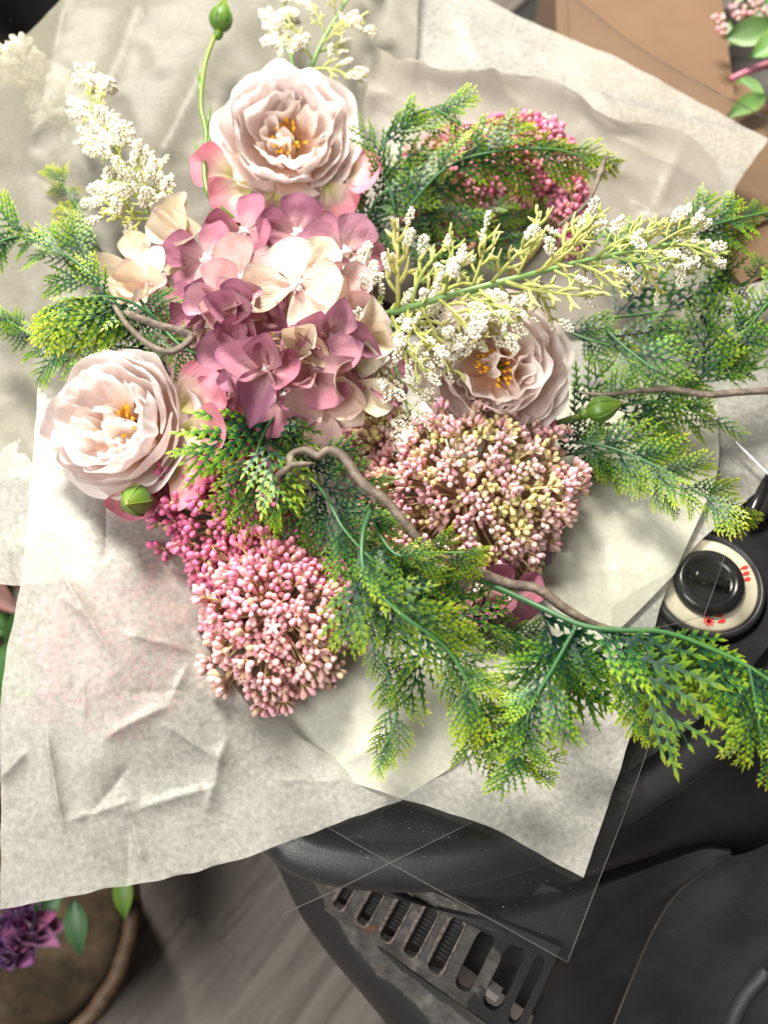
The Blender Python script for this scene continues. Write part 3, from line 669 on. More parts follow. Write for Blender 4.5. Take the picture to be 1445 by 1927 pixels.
def hydrangea(label, centre, florets, seed):
    rg = random.Random(seed); root = thing('hydrangea', label, 'hydrangea', centre)
    tm = local(root); C0 = Vector(centre)
    for (px, py, h, fd, roll, sz, col, ups) in florets:
        p = P(px, py, h); ax = V(*fd)
        mw = tm @ place(p, V(math.sin(R(roll)), math.cos(R(roll)), 0), ax, sz * .87)
        fo = link('floret', HC, root, mw)
        for k in range(4):
            up = ups[k % len(ups)] + rg.uniform(-8, 8); flat = abs(up) < 25
            c = tuple(max(0, min(.9, x * rg.uniform(.92, 1.06))) for x in col)
            link('petal', rg.choice(HP_FLAT if flat else HP_CUP), fo, Matrix.Rotation(k * math.pi / 2 + rg.uniform(-.14, .14), 4, 'Z') @ Matrix.Rotation(R(up), 4, 'X') @ Matrix.Diagonal((rg.uniform(.9, 1.1), rg.uniform(.9, 1.08), 1, 1)), c)
        MB().add(*tube(spline([tm @ p, tm @ (p - ax * .015), (tm @ p) * .35 + Vector((0, 0, -.01)), Vector((0, 0, -.025))], 9), [.0009, .0012], 6)).obj('floret_stalk', M_SEDSTEM, root)
    MB().add(*tube(spline([Vector((0, 0, -.02)), Vector((.004, .003, -.045)), Vector((.006, .01, -.075))], 8), .004, 8)).obj('stem', M_STEM, root)
    return root
U = (10, 5, 12, 8)
hydrangea('large hydrangea head of mauve and cream florets beside the open roses', P(490, 610, .075), [
    (557, 538, .152, (.05, .05, 1), -12, 1.12, CREAM, (8, 4, -4, 10)),
    (583, 520, .140, (.10, .20, 1), 35, 1.0, CREAM, (12, 10, 8, 10)),
    (283, 540, .120, (-.35, .05, .9), 8, .95, CREAM, (8, 40, 30, 45)),
    (262, 505, .104, (-.50, .25, .8), -10, 1.0, CREAM, (6, 20, 20, 20)),
    (352, 448, .120, (-.30, .50, .8), 10, 1.0, CREAM, (38, 30, 20, 30)),
    (384, 590, .130, (-.30, -.05, 1), 30, .92, MAUVE, (38, 25, 35, 40)),
    (424, 566, .144, (-.15, .1, 1), -5, .95, PALE, (10, 35, 40, 40)),
    (456, 526, .136, (-.1, .25, 1), -12, 1.05, PALE, (10, 22, 30, 20)),
    (390, 490, .120, (-.2, .30, 1), 25, 1.05, MAUVE, (12, 18, 20, 20)),
    (450, 592, .144, (0, -.1, 1), 10, .92, MAUVE, (38, 50, 22, 50)),
    (500, 694, .146, (0, -.15, 1), 12, 1.05, MAUVE, (35, 30, 22, 22)),
    (458, 665, .132, (-.15, -.2, 1), 5, 1.0, MAUVE, (40, 40, 20, 45)),
    (622, 632, .140, (.2, -.05, 1), 15, 1.0, MAUVE, (45, 32, 25, 50)),
    (592, 694, .136, (.15, -.25, 1), -30, 1.05, PINKM, (18, 32, 15, 28)),
    (565, 648, .144, (.1, -.1, 1), 40, .72, CREAM, (45, 40, 45, 40)),
    (668, 640, .124, (.45, 0, .85), 10, 1.0, CREAM, (30, 35, 20, 40)),
    (700, 690, .112, (.6, -.15, .8), -20, 1.05, PINKM, (12, 18, 20, 18)),
    (655, 722, .120, (.35, -.35, .85), 20, 1.05, CREAM, (22, 20, 10, 25)),
    (602, 760, .114, (.2, -.6, .75), 0, 1.1, CREAMP, (35, 25, 10, 35)),
    (525, 745, .114, (0, -.55, .8), 20, 1.1, MAUVE, (22, 15, 10, 18)),
    (442, 738, .110, (-.2, -.5, .8), -10, 1.05, PINKM, (35, 25, 10, 30)),
    (390, 690, .108, (-.5, -.3, .8), 25, 1.0, CREAMP, (20, 25, 15, 20)),
    (355, 630, .104, (-.6, 0, .8), 10, .95, MAUVED, (20, 20, 15, 20)),
    (650, 475, .112, (.4, .45, .8), 20, 1.05, PINKM, (12, 15, 12, 15)),
    (560, 440, .105, (.1, .6, .8), 0, 1.05, MAUVE, (15, 18, 20, 15)),
    (460, 440, .108, (-.15, .6, .8), 15, 1.05, MAUVE, (15, 18, 20, 15)),
    (640, 555, .128, (.4, .1, .9), 40, .95, PALE, (20, 25, 20, 25)),
    (330, 500, .098, (-.5, .3, .8), 30, .95, PINKM, (15, 20, 15, 20)),
    (332, 590, .098, (-.6, 0, .7), 30, .95, CREAM, (10, 15, 10, 15)),
    (505, 600, .125, (0, 0, 1), 30, .8, MAUVED, (25, 30, 25, 30)),
    (560, 600, .120, (.1, 0, 1), 10, .8, MAUVED, (25, 30, 25, 30)),
    (440, 690, .112, (-.2, -.3, 1), 30, .8, MAUVED, (25, 30, 25, 30)),
    (550, 720, .112, (.1, -.4, 1), 30, .9, MAUVED, (25, 30, 25, 30)),
], 7)
hydrangea('small dark mauve hydrangea cluster half hidden under the paler bud head', P(930, 1105, .040), [
    (900, 1110, .050, (-.1, -.2, 1), 20, .9, MAUVED, U), (955, 1125, .048, (.2, -.3, 1), 60, .85, MAUVED, U),
    (1024, 1010, .034, (.5, -.1, .8), 20, .7, (.45, .24, .33), U)], 8)

# ------------------------------------------------------------------ sedum heads
def bud_mesh(k):
    n_ = 8; prof = [(.16, 0), (.55, .30), (.98, .60), (1.0, .76), (.72, .92), (.22, 1.0)]
    v, f, a = lathe([(r_ * .0022, z * .0092) for r_, z in prof], n_, .06 + .05 * k, 3)
    return MB().add(v, f, a).mesh('bud', M_SEDUM)
BUD = [bud_mesh(0), bud_mesh(1)]
def cluster_mesh(rg, nb):
    """stalklets of one bunch and the bud transforms on them"""
    mb = MB(); tr = []
    for k in range(nb):
        th = (0 if k == 0 else R(rg.uniform(28, 58))); q = k * 2.4 + rg.uniform(-.3, .3)
        d = Vector((math.sin(th) * math.cos(q), math.sin(th) * math.sin(q), math.cos(th))); l = rg.uniform(.001, .004)
        mb.add(*tube([(0, 0, 0), d * l], [.0007, .0006], 5, False)); tr.append((d * l, d, rg.uniform(.82, 1.12)))
    return mb.mesh('bud_cluster', M_SEDSTEM), tr
rg = random.Random(3)
CLUST = [cluster_mesh(rg, n_) for n_ in (6, 7, 7, 8, 6, 7)]
of_ = MB()
for k in range(5):
    a = 2 * math.pi * k / 5; R3 = Matrix.Rotation(a, 3, 'Z')
    of_.add([R3 @ Vector(q) for q in ((0, 0, 0), (.0022, -.0012, .0006), (.0046, -.0009, .0016), (.0056, 0, .0022), (.0046, .0009, .0016), (.0022, .0012, .0006))], [(0, 1, 5), (1, 2, 4, 5), (2, 3, 4)], [.3, .5, .8, 1, .8, .5])
OPENF = of_.mesh('open_floret', M_SEDUM)
def sedum(label, centre, axis, rad, ncl, seed, colfn, cap=105, squash=.75, base=None, stretch=(1, 1), group='clustered bud heads in the bouquet', bsc=1.0):
    rg = random.Random(seed); root = thing('sedum', label, 'sedum flower', centre, group); C0 = Vector(centre)
    axis = Vector(axis).normalized(); B = frame(UPV, axis); B = Matrix((B.col[0], B.col[1], B.col[2])).transposed()
    bs = (Vector(base) - C0) if base is not None else -axis * rad * .9
    MB().add(*tube(spline([bs, bs * .6 + axis * rad * .02, Vector((0, 0, 0)) - axis * rad * .25], 8), [.0035, .003], 8)).obj('stem', M_SEDSTEM, root)
    nbud = 0; hub = -axis * rad * .12; rest = MB(); rest_st = MB()
    ncl = int(ncl * 1.35); ncl2 = int(ncl * 2.2); mcol = []
    for k in range(ncl2):
        inner = k >= ncl; kk = k - ncl if inner else k; nn_ = ncl2 - ncl if inner else ncl
        ct = 1 - (1 - math.cos(R(cap))) * (kk + .5) / nn_; th = math.acos(max(-1, min(1, ct))) + rg.uniform(-.08, .08); q = k * 2.39996 + rg.uniform(-.15, .15)
        lump = 1 + .26 * noise.noise(Vector((math.cos(q) * 2 * math.sin(th), math.sin(q) * 2 * math.sin(th), seed)))
        rsc = .85 if inner else 1.0
        loc = rsc * Vector((math.sin(th) * math.cos(q) * stretch[0], math.sin(th) * math.sin(q) * stretch[1], math.cos(th) * squash)) * lump * rad * rg.uniform(.84, 1.06)
        d = (B @ Vector((math.sin(th) * math.cos(q), math.sin(th) * math.sin(q), math.cos(th) * 1.1))).normalized(); p = B @ loc
        d = (d + Vector((rg.uniform(-.35, .35), rg.uniform(-.35, .35), rg.uniform(-.35, .35)))).normalized()
        p = p - d * .008
        me, tr = CLUST[k % len(CLUST)]; mw = Matrix.Translation(p) @ frame(d.orthogonal(), d).to_4x4()
        mw = Matrix.Translation(p) @ d.to_track_quat('Z', 'Y').to_matrix().to_4x4() @ Matrix.Rotation(rg.uniform(0, 6.28), 4, 'Z')
        if nbud < 290: co_ = link('bud_cluster', me, root, mw)
        else: rest_st.add([mw @ v_.co for v_ in me.vertices], [tuple(p_.vertices) for p_ in me.polygons], .6)
        if not inner: MB().add(*tube(spline([hub, hub * .4 + p * .45 - axis * rad * .05, p], 6), [.0014, .0008], 5, False)).obj('branch', M_SEDSTEM, root)
        if not inner and rg.random() < .12:
            fo = link('open_floret', OPENF, root, mw @ Matrix.Translation((0, 0, .011)), lerp(CRM, PKL, rg.random()))
        cl = colfn(rg, p / rad, B)
        for bp, bd, bs_ in tr:
            bs_ *= bsc * rg.uniform(.85, 1.12)
            c = tuple(max(.01, min(.9, x * rg.uniform(.88, 1.1))) for x in cl)
            if rg.random() < .08: c = tuple(x * .5 + y * .5 for x, y in zip(c, (.55, .52, .16)))
            m4 = Matrix.Translation(bp) @ Vector(bd).to_track_quat('Z', 'Y').to_matrix().to_4x4() @ Matrix.Rotation(rg.uniform(0, 6), 4, 'Z') @ Matrix.Diagonal((bs_, bs_, bs_, 1))
            nbud += 1
            if nbud <= 290 + 8 and co_ is not None and nbud - len(tr) < 290 and not rest.v: link('bud', BUD[nbud % 2], co_, m4, c)
            else:
                mcol += [(*c, 1)] * len(BUD[0].vertices); rest.add([mw @ m4 @ v_.co for v_ in BUD[0].vertices], [tuple(p_.vertices) for p_ in BUD[0].polygons], [x.value for x in BUD[0].attributes['tt'].data])
    if rest.v:
        o = rest.obj('bud_mass', M_SEDMASS, root); o['kind'] = 'stuff'; ca = o.data.attributes.new('bc', 'FLOAT_COLOR', 'POINT'); ca.data.foreach_set('color', np.array(mcol, np.float32).ravel())
        o = rest_st.obj('stalk_mass', M_SEDSTEM, root); o['kind'] = 'stuff'
    return root
def lerp(a, b, t): t = max(0, min(1, t)); return tuple(x + (y - x) * t for x, y in zip(a, b))
PK = (.84, .29, .43); PKL = (.88, .48, .50); MAG = (.58, .12, .26); CRM = (.90, .72, .58); GRN = (.70, .66, .24); DUST = (.85, .48, .54)
def col_low(rg, p, B):
    y = p.dot(UPV); return lerp(lerp(PKL, CRM, rg.random() * .5), PK, y * .8 + .3 + rg.uniform(-.3, .3))
def col_mag(rg, p, B): return lerp(MAG, PK, .15 + rg.random() * .5 - p.dot(UPV) * .45)
def col_pale(rg, p, B):
    r_ = rg.random(); c = lerp(CRM, DUST, .25 + .75 * rg.random()); edge_ = (p - p.dot(-FWD) * (-FWD)).length
    c = lerp(c, GRN, .85 if r_ < .34 and edge_ < .85 else 0); return lerp(c, PK, (edge_ - .55) * .6 + (.3 if p.dot(RGT) < -.35 else 0))
def col_back(rg, p, B): return lerp(lerp(MAG, PK, rg.random()), PKL, rg.random() * .6)
sedum('cream and dusty pink bud head with olive tints below the shaded rose', P(880, 940, .058), V(.12, -.22, 1), .076, 118, 41, col_pale, 112, .60, P(700, 800, .03), (1.08, .93), bsc=.88)
sedum('pink bud head resting on tissue, paler towards its rounded tip', P(512, 1165, .052), V(-.03, -.40, 1), .056, 74, 42, col_low, 120, .8, P(560, 900, .03), (.98, 1.12))
sedum('dark magenta bud head in the shade under the left rose', P(430, 980, .060), V(-.12, -.1, 1), .056, 70, 43, col_mag, 120, .75, P(560, 850, .03), (.92, 1.35))
sedum('dusty pink bud cluster wedged between hydrangea and curly twig', P(722, 845, .056), V(0, .1, 1), .036, 28, 44, col_pale, 100, .7, P(680, 800, .03), (1.2, .9))
sedum('rose pink bud head behind the upper fern near the thorny twig', P(985, 300, .078), V(.1, .25, 1), .040, 36, 45, col_back, 110, .75, P(880, 480, .04), (1.25, .9))
sedum('rose pink buds showing through gaps of the upper dark fern', P(875, 345, .060), V(0, .1, 1), .050, 36, 46, col_back, 100, .6, P(800, 520, .03), (1.2, 1.0))
sedum('small drooping pink bud cluster behind the thorny twig curve', P(1065, 400, .050), V(.3, 0, 1), .030, 18, 47, col_back, 110, .8, P(960, 520, .03), (.7, 1.5))
sedum('pink bud head showing faintly through the front tissue', P(215, 1230, .022), V(-.1, -.1, 1), .056, 44, 48, lambda rg, p, B: lerp((.72, .20, .34), PK, rg.random()), 95, .50, P(460, 980, .02), (1.05, 1.05))

# ------------------------------------------------------------------ ferns
def fern_leaf(rg, L=.08, npr=6, spread=.5, droop=.5, side=0.0, broad=1.0):
    mb = MB(); N = 24; pts = [Vector((0, 0, 0))]; dirs = []
    for i in range(N):
        t = i / N; a = -droop * t * t; b = side * t
        d = Vector((math.sin(b) * math.cos(a), math.cos(b) * math.cos(a), math.sin(a))); dirs.append(d); pts.append(pts[-1] + d * L / N)
    dirs.append(dirs[-1])
    v_, f_, a_ = tube([tuple(p) for p in pts[::3]], [.0010 * L / .08, .0005], 5, False); mb.add(v_, f_, [.25 * x for x in a_])
    def blade(base, d, nrm, l, wd, t0, t1):
        """a pointed lobe: 6 vertices, folded along its midrib"""
        s = d.cross(nrm).normalized(); tip = base + d * l - nrm * l * .12
        m = base + d * l * .40 + nrm * wd * .2
        v_ = [base - s * wd * .30, base + s * wd * .30, m - s * wd * .5 - nrm * wd * .12, m, m + s * wd * .5 - nrm * wd * .12, tip]
        mb.add(v_, [(0, 3, 2), (0, 1, 3), (1, 4, 3), (2, 3, 5), (3, 4, 5)], [t0, t0, (t0 + t1) / 2 + .08, (t0 + t1) / 2 - .10, (t0 + t1) / 2 + .08, t1])
    up0 = Vector((0, 0, 1))
    for i in range(npr * 2):
        t = .12 + .84 * (i // 2 + .35 * (i % 2)) / npr; sg = 1 if i % 2 else -1
        k = min(N, int(t * N)); base = pts[k]; d0 = dirs[k]; x = d0.cross(up0).normalized(); nrm = x.cross(d0).normalized()
        l = L * spread * max(.22, math.sin(math.pi * (.22 + .74 * t)) ** .8) * rg.uniform(.8, 1.15); an = R(48 - 20 * t + rg.uniform(-8, 8))
        K = max(3, int(round(3.6 * l / (L * spread) + .7))); p = base.copy(); lift = rg.uniform(-.15, .12)
        for q in range(K):
            tt = q / K; aa = an - .30 * tt; d = (d0 * math.cos(aa) + x * sg * math.sin(aa) + nrm * (lift - .25 * tt * droop)).normalized(); nn = (nrm + x * sg * rg.uniform(0, .35)).normalized()
            st = l / K; p2 = p + d * st; s = d.cross(nn).normalized(); wd = .0012 * L / .08 * broad
            c0 = -.02 + .34 * t + .32 * tt
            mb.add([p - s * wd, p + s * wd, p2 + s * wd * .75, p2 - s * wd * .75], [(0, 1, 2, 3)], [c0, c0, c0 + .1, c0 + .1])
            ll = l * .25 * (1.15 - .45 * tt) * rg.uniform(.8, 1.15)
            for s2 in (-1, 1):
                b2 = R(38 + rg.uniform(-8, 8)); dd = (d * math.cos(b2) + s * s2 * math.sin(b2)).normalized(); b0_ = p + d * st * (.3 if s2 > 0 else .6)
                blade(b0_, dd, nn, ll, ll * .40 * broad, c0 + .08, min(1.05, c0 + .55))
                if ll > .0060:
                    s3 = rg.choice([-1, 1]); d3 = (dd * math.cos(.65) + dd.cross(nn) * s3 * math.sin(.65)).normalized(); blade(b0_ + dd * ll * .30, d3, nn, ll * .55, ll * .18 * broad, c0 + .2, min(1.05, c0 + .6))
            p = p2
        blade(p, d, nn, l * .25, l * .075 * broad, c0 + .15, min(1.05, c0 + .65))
    blade(pts[-1], dirs[-1], up0, L * .09, L * .03, .5, 1)
    return mb.mesh('leaf', M_FERN, True)
rg = random.Random(9)
LEAF = [fern_leaf(rg, .08, rg.choice([4, 5, 5, 6]), rg.uniform(.40, .56), rg.uniform(.0, .9), rg.uniform(-.6, .6), rg.uniform(.8, 1.15)) for _ in range(14)]
def fern(label, stem, nl, ll, seed, tone=(1, 1, 1), spread=55, updir=None, srad=.0016, lmin=.55, both=True, start=.08, droop=.25, sidebias=0, strict=.35, big=1.0):
    ll *= 1.08 * big; nl = max(5, int(nl * .85)); spread *= .80; srad *= .8
    rg = random.Random(seed); pts = [P(*s) for s in stem]; root = thing('fern_sprig', label, 'fern', pts[0], 'fern sprigs in the bouquet'); tm = local(root)
    sp = spline(pts, 60); MB().add(*tube([tm @ Vector(p) for p in sp[::2]], [srad, srad * .55], 7)).obj('stem', M_STEM, root)
    for k in range(nl):
        t = start + (1 - start) * k / max(1, nl - 1); i = min(58, int(t * 59)); p = Vector(sp[i]); d = (Vector(sp[i + 1]) - Vector(sp[max(0, i - 1)])).normalized()
        nrm = V(rg.uniform(-.3, .3), rg.uniform(-.3, .3), 1) if updir is None else (Vector(updir) + Vector((rg.uniform(-.3, .3),) * 3)).normalized()
        sgn = (1 if k % 2 else -1) if sidebias == 0 or rg.random() < strict else sidebias
        x = d.cross(nrm).normalized(); a = R(spread) * rg.uniform(.6, 1.25) * (1 - .5 * t) if k < nl - 1 else 0
        dd = (d * math.cos(a) + x * sgn * math.sin(a) + nrm * rg.uniform(-.25, .30) - Vector((0, 0, droop * rg.random()))).normalized()
        nr_ = (nrm + x * rg.uniform(-.5, .5) + d * rg.uniform(-.3, .3)).normalized()
        s = ll / .08 * (1 - (1 - lmin) * t) * rg.uniform(.7, 1.2); g_ = rg.uniform(.65, 1.25)
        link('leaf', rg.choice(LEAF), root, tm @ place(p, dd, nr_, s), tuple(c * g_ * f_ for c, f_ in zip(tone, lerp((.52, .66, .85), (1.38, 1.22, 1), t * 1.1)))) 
    return root
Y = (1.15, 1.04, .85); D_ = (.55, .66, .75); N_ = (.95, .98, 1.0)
fern('fern sprig reaching furthest left with its tips over the paper edge', [(350, 650, .10), (240, 585, .115), (140, 490, .125), (40, 445, .12), (-30, 470, .11)], 17, .048, 1, N_, 45, start=.42)
fern('upright olive fern sprig leaning on tissue below the bead spray', [(330, 610, .07), (220, 520, .08), (165, 420, .085), (110, 335, .08)], 16, .040, 2, (1.0, .8, .55), 50, sidebias=-1, srad=.0013, start=.35)
fern('fern sprig arching over the rim of the left rose', [(360, 660, .12), (250, 570, .145), (150, 560, .155), (90, 580, .15)], 18, .046, 3, Y, 70, sidebias=-1, start=.2)
fern('fern sprig above the left rose, sweeping out behind it', [(340, 670, .09), (210, 650, .10), (100, 650, .10), (10, 600, .09)], 19, .044, 4, N_, 55)
fern('dark fern tuft between left rose and hydrangea', [(260, 560, .13), (300, 610, .135), (340, 650, .135), (380, 670, .13)], 9, .034, 5, D_, 40)
fern('curled fern frond standing above the upper dark fern', [(745, 400, .09), (722, 300, .11), (740, 235, .125), (810, 205, .13), (870, 235, .125)], 13, .044, 6, N_, 65, sidebias=1, srad=.0018)
fern('bright lime fern frond lying across the rose pink buds', [(760, 400, .10), (840, 315, .12), (930, 285, .125), (1040, 280, .12), (1115, 300, .115)], 18, .050, 7, (1.3, 1.12, .85), 45)
fern('dark fern mass behind the upper end of the bead spray', [(660, 440, .07), (740, 400, .085), (830, 390, .09), (930, 400, .085)], 15, .050, 8, D_, 65)
fern('dark fern between large top rose and fern frond', [(690, 470, .075), (700, 390, .09), (740, 350, .10), (800, 330, .10)], 13, .044, 9, (.75, .85, .75), 65)
fern('dark fern low behind the lime bead spray', [(700, 520, .06), (820, 460, .07), (940, 450, .07), (1020, 430, .065)], 14, .046, 10, D_, 60)
fern('bright fern tuft at the paper corner beside the cardboard', [(1180, 540, .07), (1270, 450, .09), (1350, 420, .10), (1460, 395, .10)], 14, .056, 11, N_, 55)
fern('dark open fern frond beyond the tip of the lime bead spray', [(1130, 600, .05), (1250, 585, .055), (1340, 560, .06), (1460, 500, .06)], 10, .058, 12, D_, 55)
fern('fern frond arching above the straight brown twig', [(1140, 620, .06), (1190, 665, .065), (1260, 710, .07), (1340, 716, .07), (1440, 690, .07)], 14, .050, 13, (.8, .9, .8), 60, sidebias=-1)
fern('fern tuft rising beside the straight brown twig at the sheet edge', [(1310, 720, .07), (1370, 660, .085), (1420, 600, .09), (1470, 540, .09)], 12, .050, 14, (.9, .95, .85), 55)
fern('small fern tuft right of the shaded rose', [(1060, 620, .05), (1110, 640, .055), (1150, 650, .055)], 7, .034, 15, (.9, .9, .9), 40)
fern('fern sprig under the small green bud, below the straight twig', [(1060, 800, .05), (1150, 770, .06), (1240, 755, .065), (1345, 790, .06)], 14, .046, 16, (.9, .95, .85), 60)
fern('lime fern sprig pointing at the stove dial', [(1050, 830, .05), (1140, 840, .062), (1240, 880, .07), (1320, 930, .07), (1385, 960, .065)], 16, .042, 17, Y, 60)
fern('fern sprig hugging the paler bud head', [(1040, 860, .045), (1110, 850, .05), (1190, 860, .055), (1250, 930, .06)], 13, .040, 18, N_, 60)
fern('fern leaf tuft hanging from under the hydrangea', [(530, 770, .10), (505, 800, .115), (480, 860, .12), (462, 930, .115)], 8, .050, 19, (.95, 1.0, .95), 45, big=1.25)
fern('dark fern tuft under the hydrangea beside the curly twig', [(540, 780, .09), (520, 830, .10), (530, 890, .10), (520, 950, .10)], 9, .044, 20, (.85, .9, .7), 50)
fern('dense dark fern sprig running beside the curly twig', [(560, 870, .09), (610, 930, .105), (650, 1000, .11), (720, 1070, .105), (800, 1120, .095)], 20, .046, 21, D_, 60)
fern('fern sprig with a long bowed bare stem over the bud heads', [(702, 948, .125), (682, 1010, .135), (690, 1090, .138), (760, 1160, .135), (840, 1220, .125), (890, 1310, .11), (915, 1400, .09)], 16, .048, 22, Y, 55, start=.25, srad=.0024)
fern('dark fern layer under the bowed fern stem', [(640, 1000, .085), (720, 1090, .09), (820, 1140, .09), (930, 1180, .08), (1010, 1220, .07)], 22, .050, 23, D_, 65)
fern('fern sprig drooping on tissue beside the pink bud head', [(660, 1060, .08), (690, 1180, .075), (730, 1270, .065), (745, 1350, .055), (722, 1410, .045)], 15, .036, 24, Y, 50)
fern('fern sprig with leaves fanning towards the sheet point', [(760, 1120, .09), (830, 1230, .095), (890, 1330, .09), (920, 1400, .07), (1000, 1450, .055)], 17, .046, 25, (1.1, 1.05, .9), 55)
fern('blue green fern tuft in front of the paler bud head', [(690, 960, .11), (740, 1040, .118), (800, 1040, .12), (880, 1040, .118)], 9, .036, 26, Y, 50)
fern('long arching fern stem crossing from tissue to beyond the stove dial', [(900, 1090, .09), (1000, 1135, .105), (1090, 1175, .112), (1160, 1186, .115), (1250, 1190, .115), (1340, 1222, .112), (1420, 1262, .108), (1500, 1320, .10)], 13, .060, 27, (.95, 1.0, .95), 75, srad=.0026, sidebias=1, strict=0, lmin=.8, start=.18, big=1.12)
fern('fern side stem hanging from the long arching fern stem', [(1085, 1178, .112), (1045, 1250, .108), (1000, 1330, .10), (975, 1420, .085)], 13, .044, 28, (1.0, 1.05, .95), 60, srad=.0020)
fern('fern tuft hanging off the long arching stem near the stove edge', [(1150, 1190, .11), (1170, 1240, .105), (1190, 1290, .10), (1205, 1350, .09)], 9, .036, 29, Y, 50)
fern('blurry fern end drooping beyond the stove edge from the long stem', [(1410, 1258, .11), (1420, 1310, .105), (1430, 1370, .10), (1440, 1420, .09)], 10, .042, 30, Y, 50)

# ------------------------------------------------------------------ lime sprays with white beads
def bead_cluster(rg, nb, l, r_):
    mb = MB()
    for k in range(nb):
        t = (k + .5) / nb; q = k * 2.4 + rg.uniform(-.4, .4); rr = r_ * math.sqrt(max(.05, 1 - (2 * t - 1) ** 2)) * rg.uniform(.6, 1.05)
        s = rg.uniform(.0009, .00135)
        mb.add(SPH[0] * s + np.array((rr * math.cos(q), l * t, rr * math.sin(q))), SPH[1])
    return mb.mesh('bead_cluster', M_BEAD)
rg = random.Random(31)
BEADS = [bead_cluster(rg, nb, l, r_) for nb, l, r_ in ((9, .009, .0016), (16, .011, .0024), (24, .012, .0032), (34, .013, .0042), (8, .007, .0015), (14, .011, .0020), (28, .013, .0036))]
def lime_branch(rg, L):
    mb = MB(); ends = []; d0 = Vector((0, 1, 0)); side = rg.uniform(-.5, .5)
    pts = [Vector((side * .6 * L * t * t, L * t, .14 * L * math.sin(t * 2.4) - .22 * L * t * t)) for t in np.linspace(0, 1, 9)]
    mb.add(*tube(pts, [.0012, .0010, .0006], 6, True, .7)); ends.append((pts[-1], (pts[-1] - pts[-2]).normalized()))
    for k in range(7):
        t = .22 + .11 * k; i = min(7, int(t * 8)); p = pts[i].lerp(pts[i + 1], t * 8 - i); sg = 1 if k % 2 else -1
        an = R(rg.uniform(22, 48)) * sg; l = L * rg.uniform(.26, .46) * (1.1 - .5 * t)
        d = Vector((math.sin(an), math.cos(an), rg.uniform(-.35, .45))).normalized(); bend = Vector((-sg * .7, .4, rg.uniform(-.4, .4)))
        q = [p, p + d * l * .5, p + d * l + bend * l * .25]
        mb.add(*tube(spline(q, 6), [.0009, .0011, .0003], 6, True, .6)); ends.append((q[-1], (q[-1] - q[1]).normalized()))
        if rg.random() < .8:
            e = R(rg.uniform(30, 55)) * rg.choice([-1, 1]); d2 = (Matrix.Rotation(e, 3, 'Z') @ d).normalized(); r0 = q[1]; r1 = r0 + d2 * l * .45
            mb.add(*tube([r0, r0.lerp(r1, .5), r1], [.0009, .0011, .0003], 5, True, .6)); ends.append((r1, d2))
    return mb.mesh('branch', M_LIME), ends
rg = random.Random(32)
LIMEB = [lime_branch(rg, .04) for _ in range(8)]
def spray(label, stem, nb, bl, seed, spread=55, pbead=.45, srad=.0019, start=.05, tone=(1, 1, 1), bscale=1.0, hook=None, vert=.35):
    rg = random.Random(seed); pts = [P(*s) for s in stem]; root = thing('bead_spray', label, 'filler spray', pts[0], 'lime sprays tipped with white beads'); tm = local(root)
    sp = spline(pts, 60); MB().add(*tube([tm @ Vector(p) for p in sp[::2]], [srad, srad * .6], 8)).obj('stem', M_LIMESTEM, root)
    for k in range(nb):
        t = start + (1 - start) * k / (nb - 1); i = min(58, int(t * 59)); p = Vector(sp[i]); d = (Vector(sp[i + 1]) - Vector(sp[max(0, i - 1)])).normalized()
        q = k * 2.4 + rg.uniform(-.5, .5); nrm = V(0, 0, 1); nrm = (nrm - d * nrm.dot(d)).normalized(); x = d.cross(nrm)
        a = R(spread) * rg.uniform(.75, 1.2) * (1 - .55 * t)
        dd = (d * math.cos(a) + (x * math.cos(q) + nrm * (math.sin(q) * vert + .12)).normalized() * math.sin(a)).normalized()
        me, ends = rg.choice(LIMEB); s = bl / .04 * rg.uniform(.8, 1.15) * (1 - .35 * t)
        br = link('branch', me, root, tm @ place(p, dd, (nrm + x * rg.uniform(-.6, .6)).normalized(), s), tuple(c * rg.uniform(.88, 1.08) for c in tone))
        for e, ed in ends:
            if rg.random() < pbead: link('bead_cluster', rg.choice(BEADS), br, place(e - ed * .004 / s, ed, (rg.uniform(-1, 1), rg.uniform(-1, 1), 1), bscale / s))
    return root
spray('long lime spray with white beads lying across the shaded rose', [(722, 592, .135), (830, 560, .155), (1000, 515, .165), (1150, 480, .16), (1285, 455, .15)], 40, .058, 1, 68, .19, .0026)
spray('lime bead spray standing behind the cream florets against pale tissue', [(290, 420, .10), (265, 375, .11), (215, 280, .115), (165, 170, .11)], 30, .038, 2, 60, .40, .0016)
spray('lime bead spray rising behind the large top rose', [(582, 135, .10), (605, 80, .11), (640, 20, .115), (690, -60, .115)], 11, .042, 3, 75, .28, .0020)
spray('dense bead sprig standing left of the tall lime spray, behind the top rose', [(560, 190, .09), (545, 100, .11), (515, 60, .115), (545, -10, .12)], 8, .020, 4, 60, .9, .0014, .3)
spray('lime bead spray faintly visible behind the pale tissue', [(170, 250, .030), (110, 190, .040), (60, 140, .050), (20, 110, .055)], 16, .034, 5, 60, .6, .0014)
spray('shadowed lime bead sprig between hydrangea and long bead spray', [(700, 640, .10), (690, 570, .12), (680, 510, .12)], 9, .026, 6, 50, .4, .0014, tone=(.9, .92, .9))
spray('lime bead sprig drooping beneath the long spray over the paler buds', [(735, 640, .12), (745, 690, .115), (760, 740, .105), (770, 790, .095)], 9, .032, 7, 60, .4, .0014)
spray('lower layer of lime bead sprigs between hydrangea and shaded rose', [(700, 600, .12), (760, 620, .125), (820, 630, .125), (900, 625, .12)], 11, .036, 8, 75, .4, .0014)

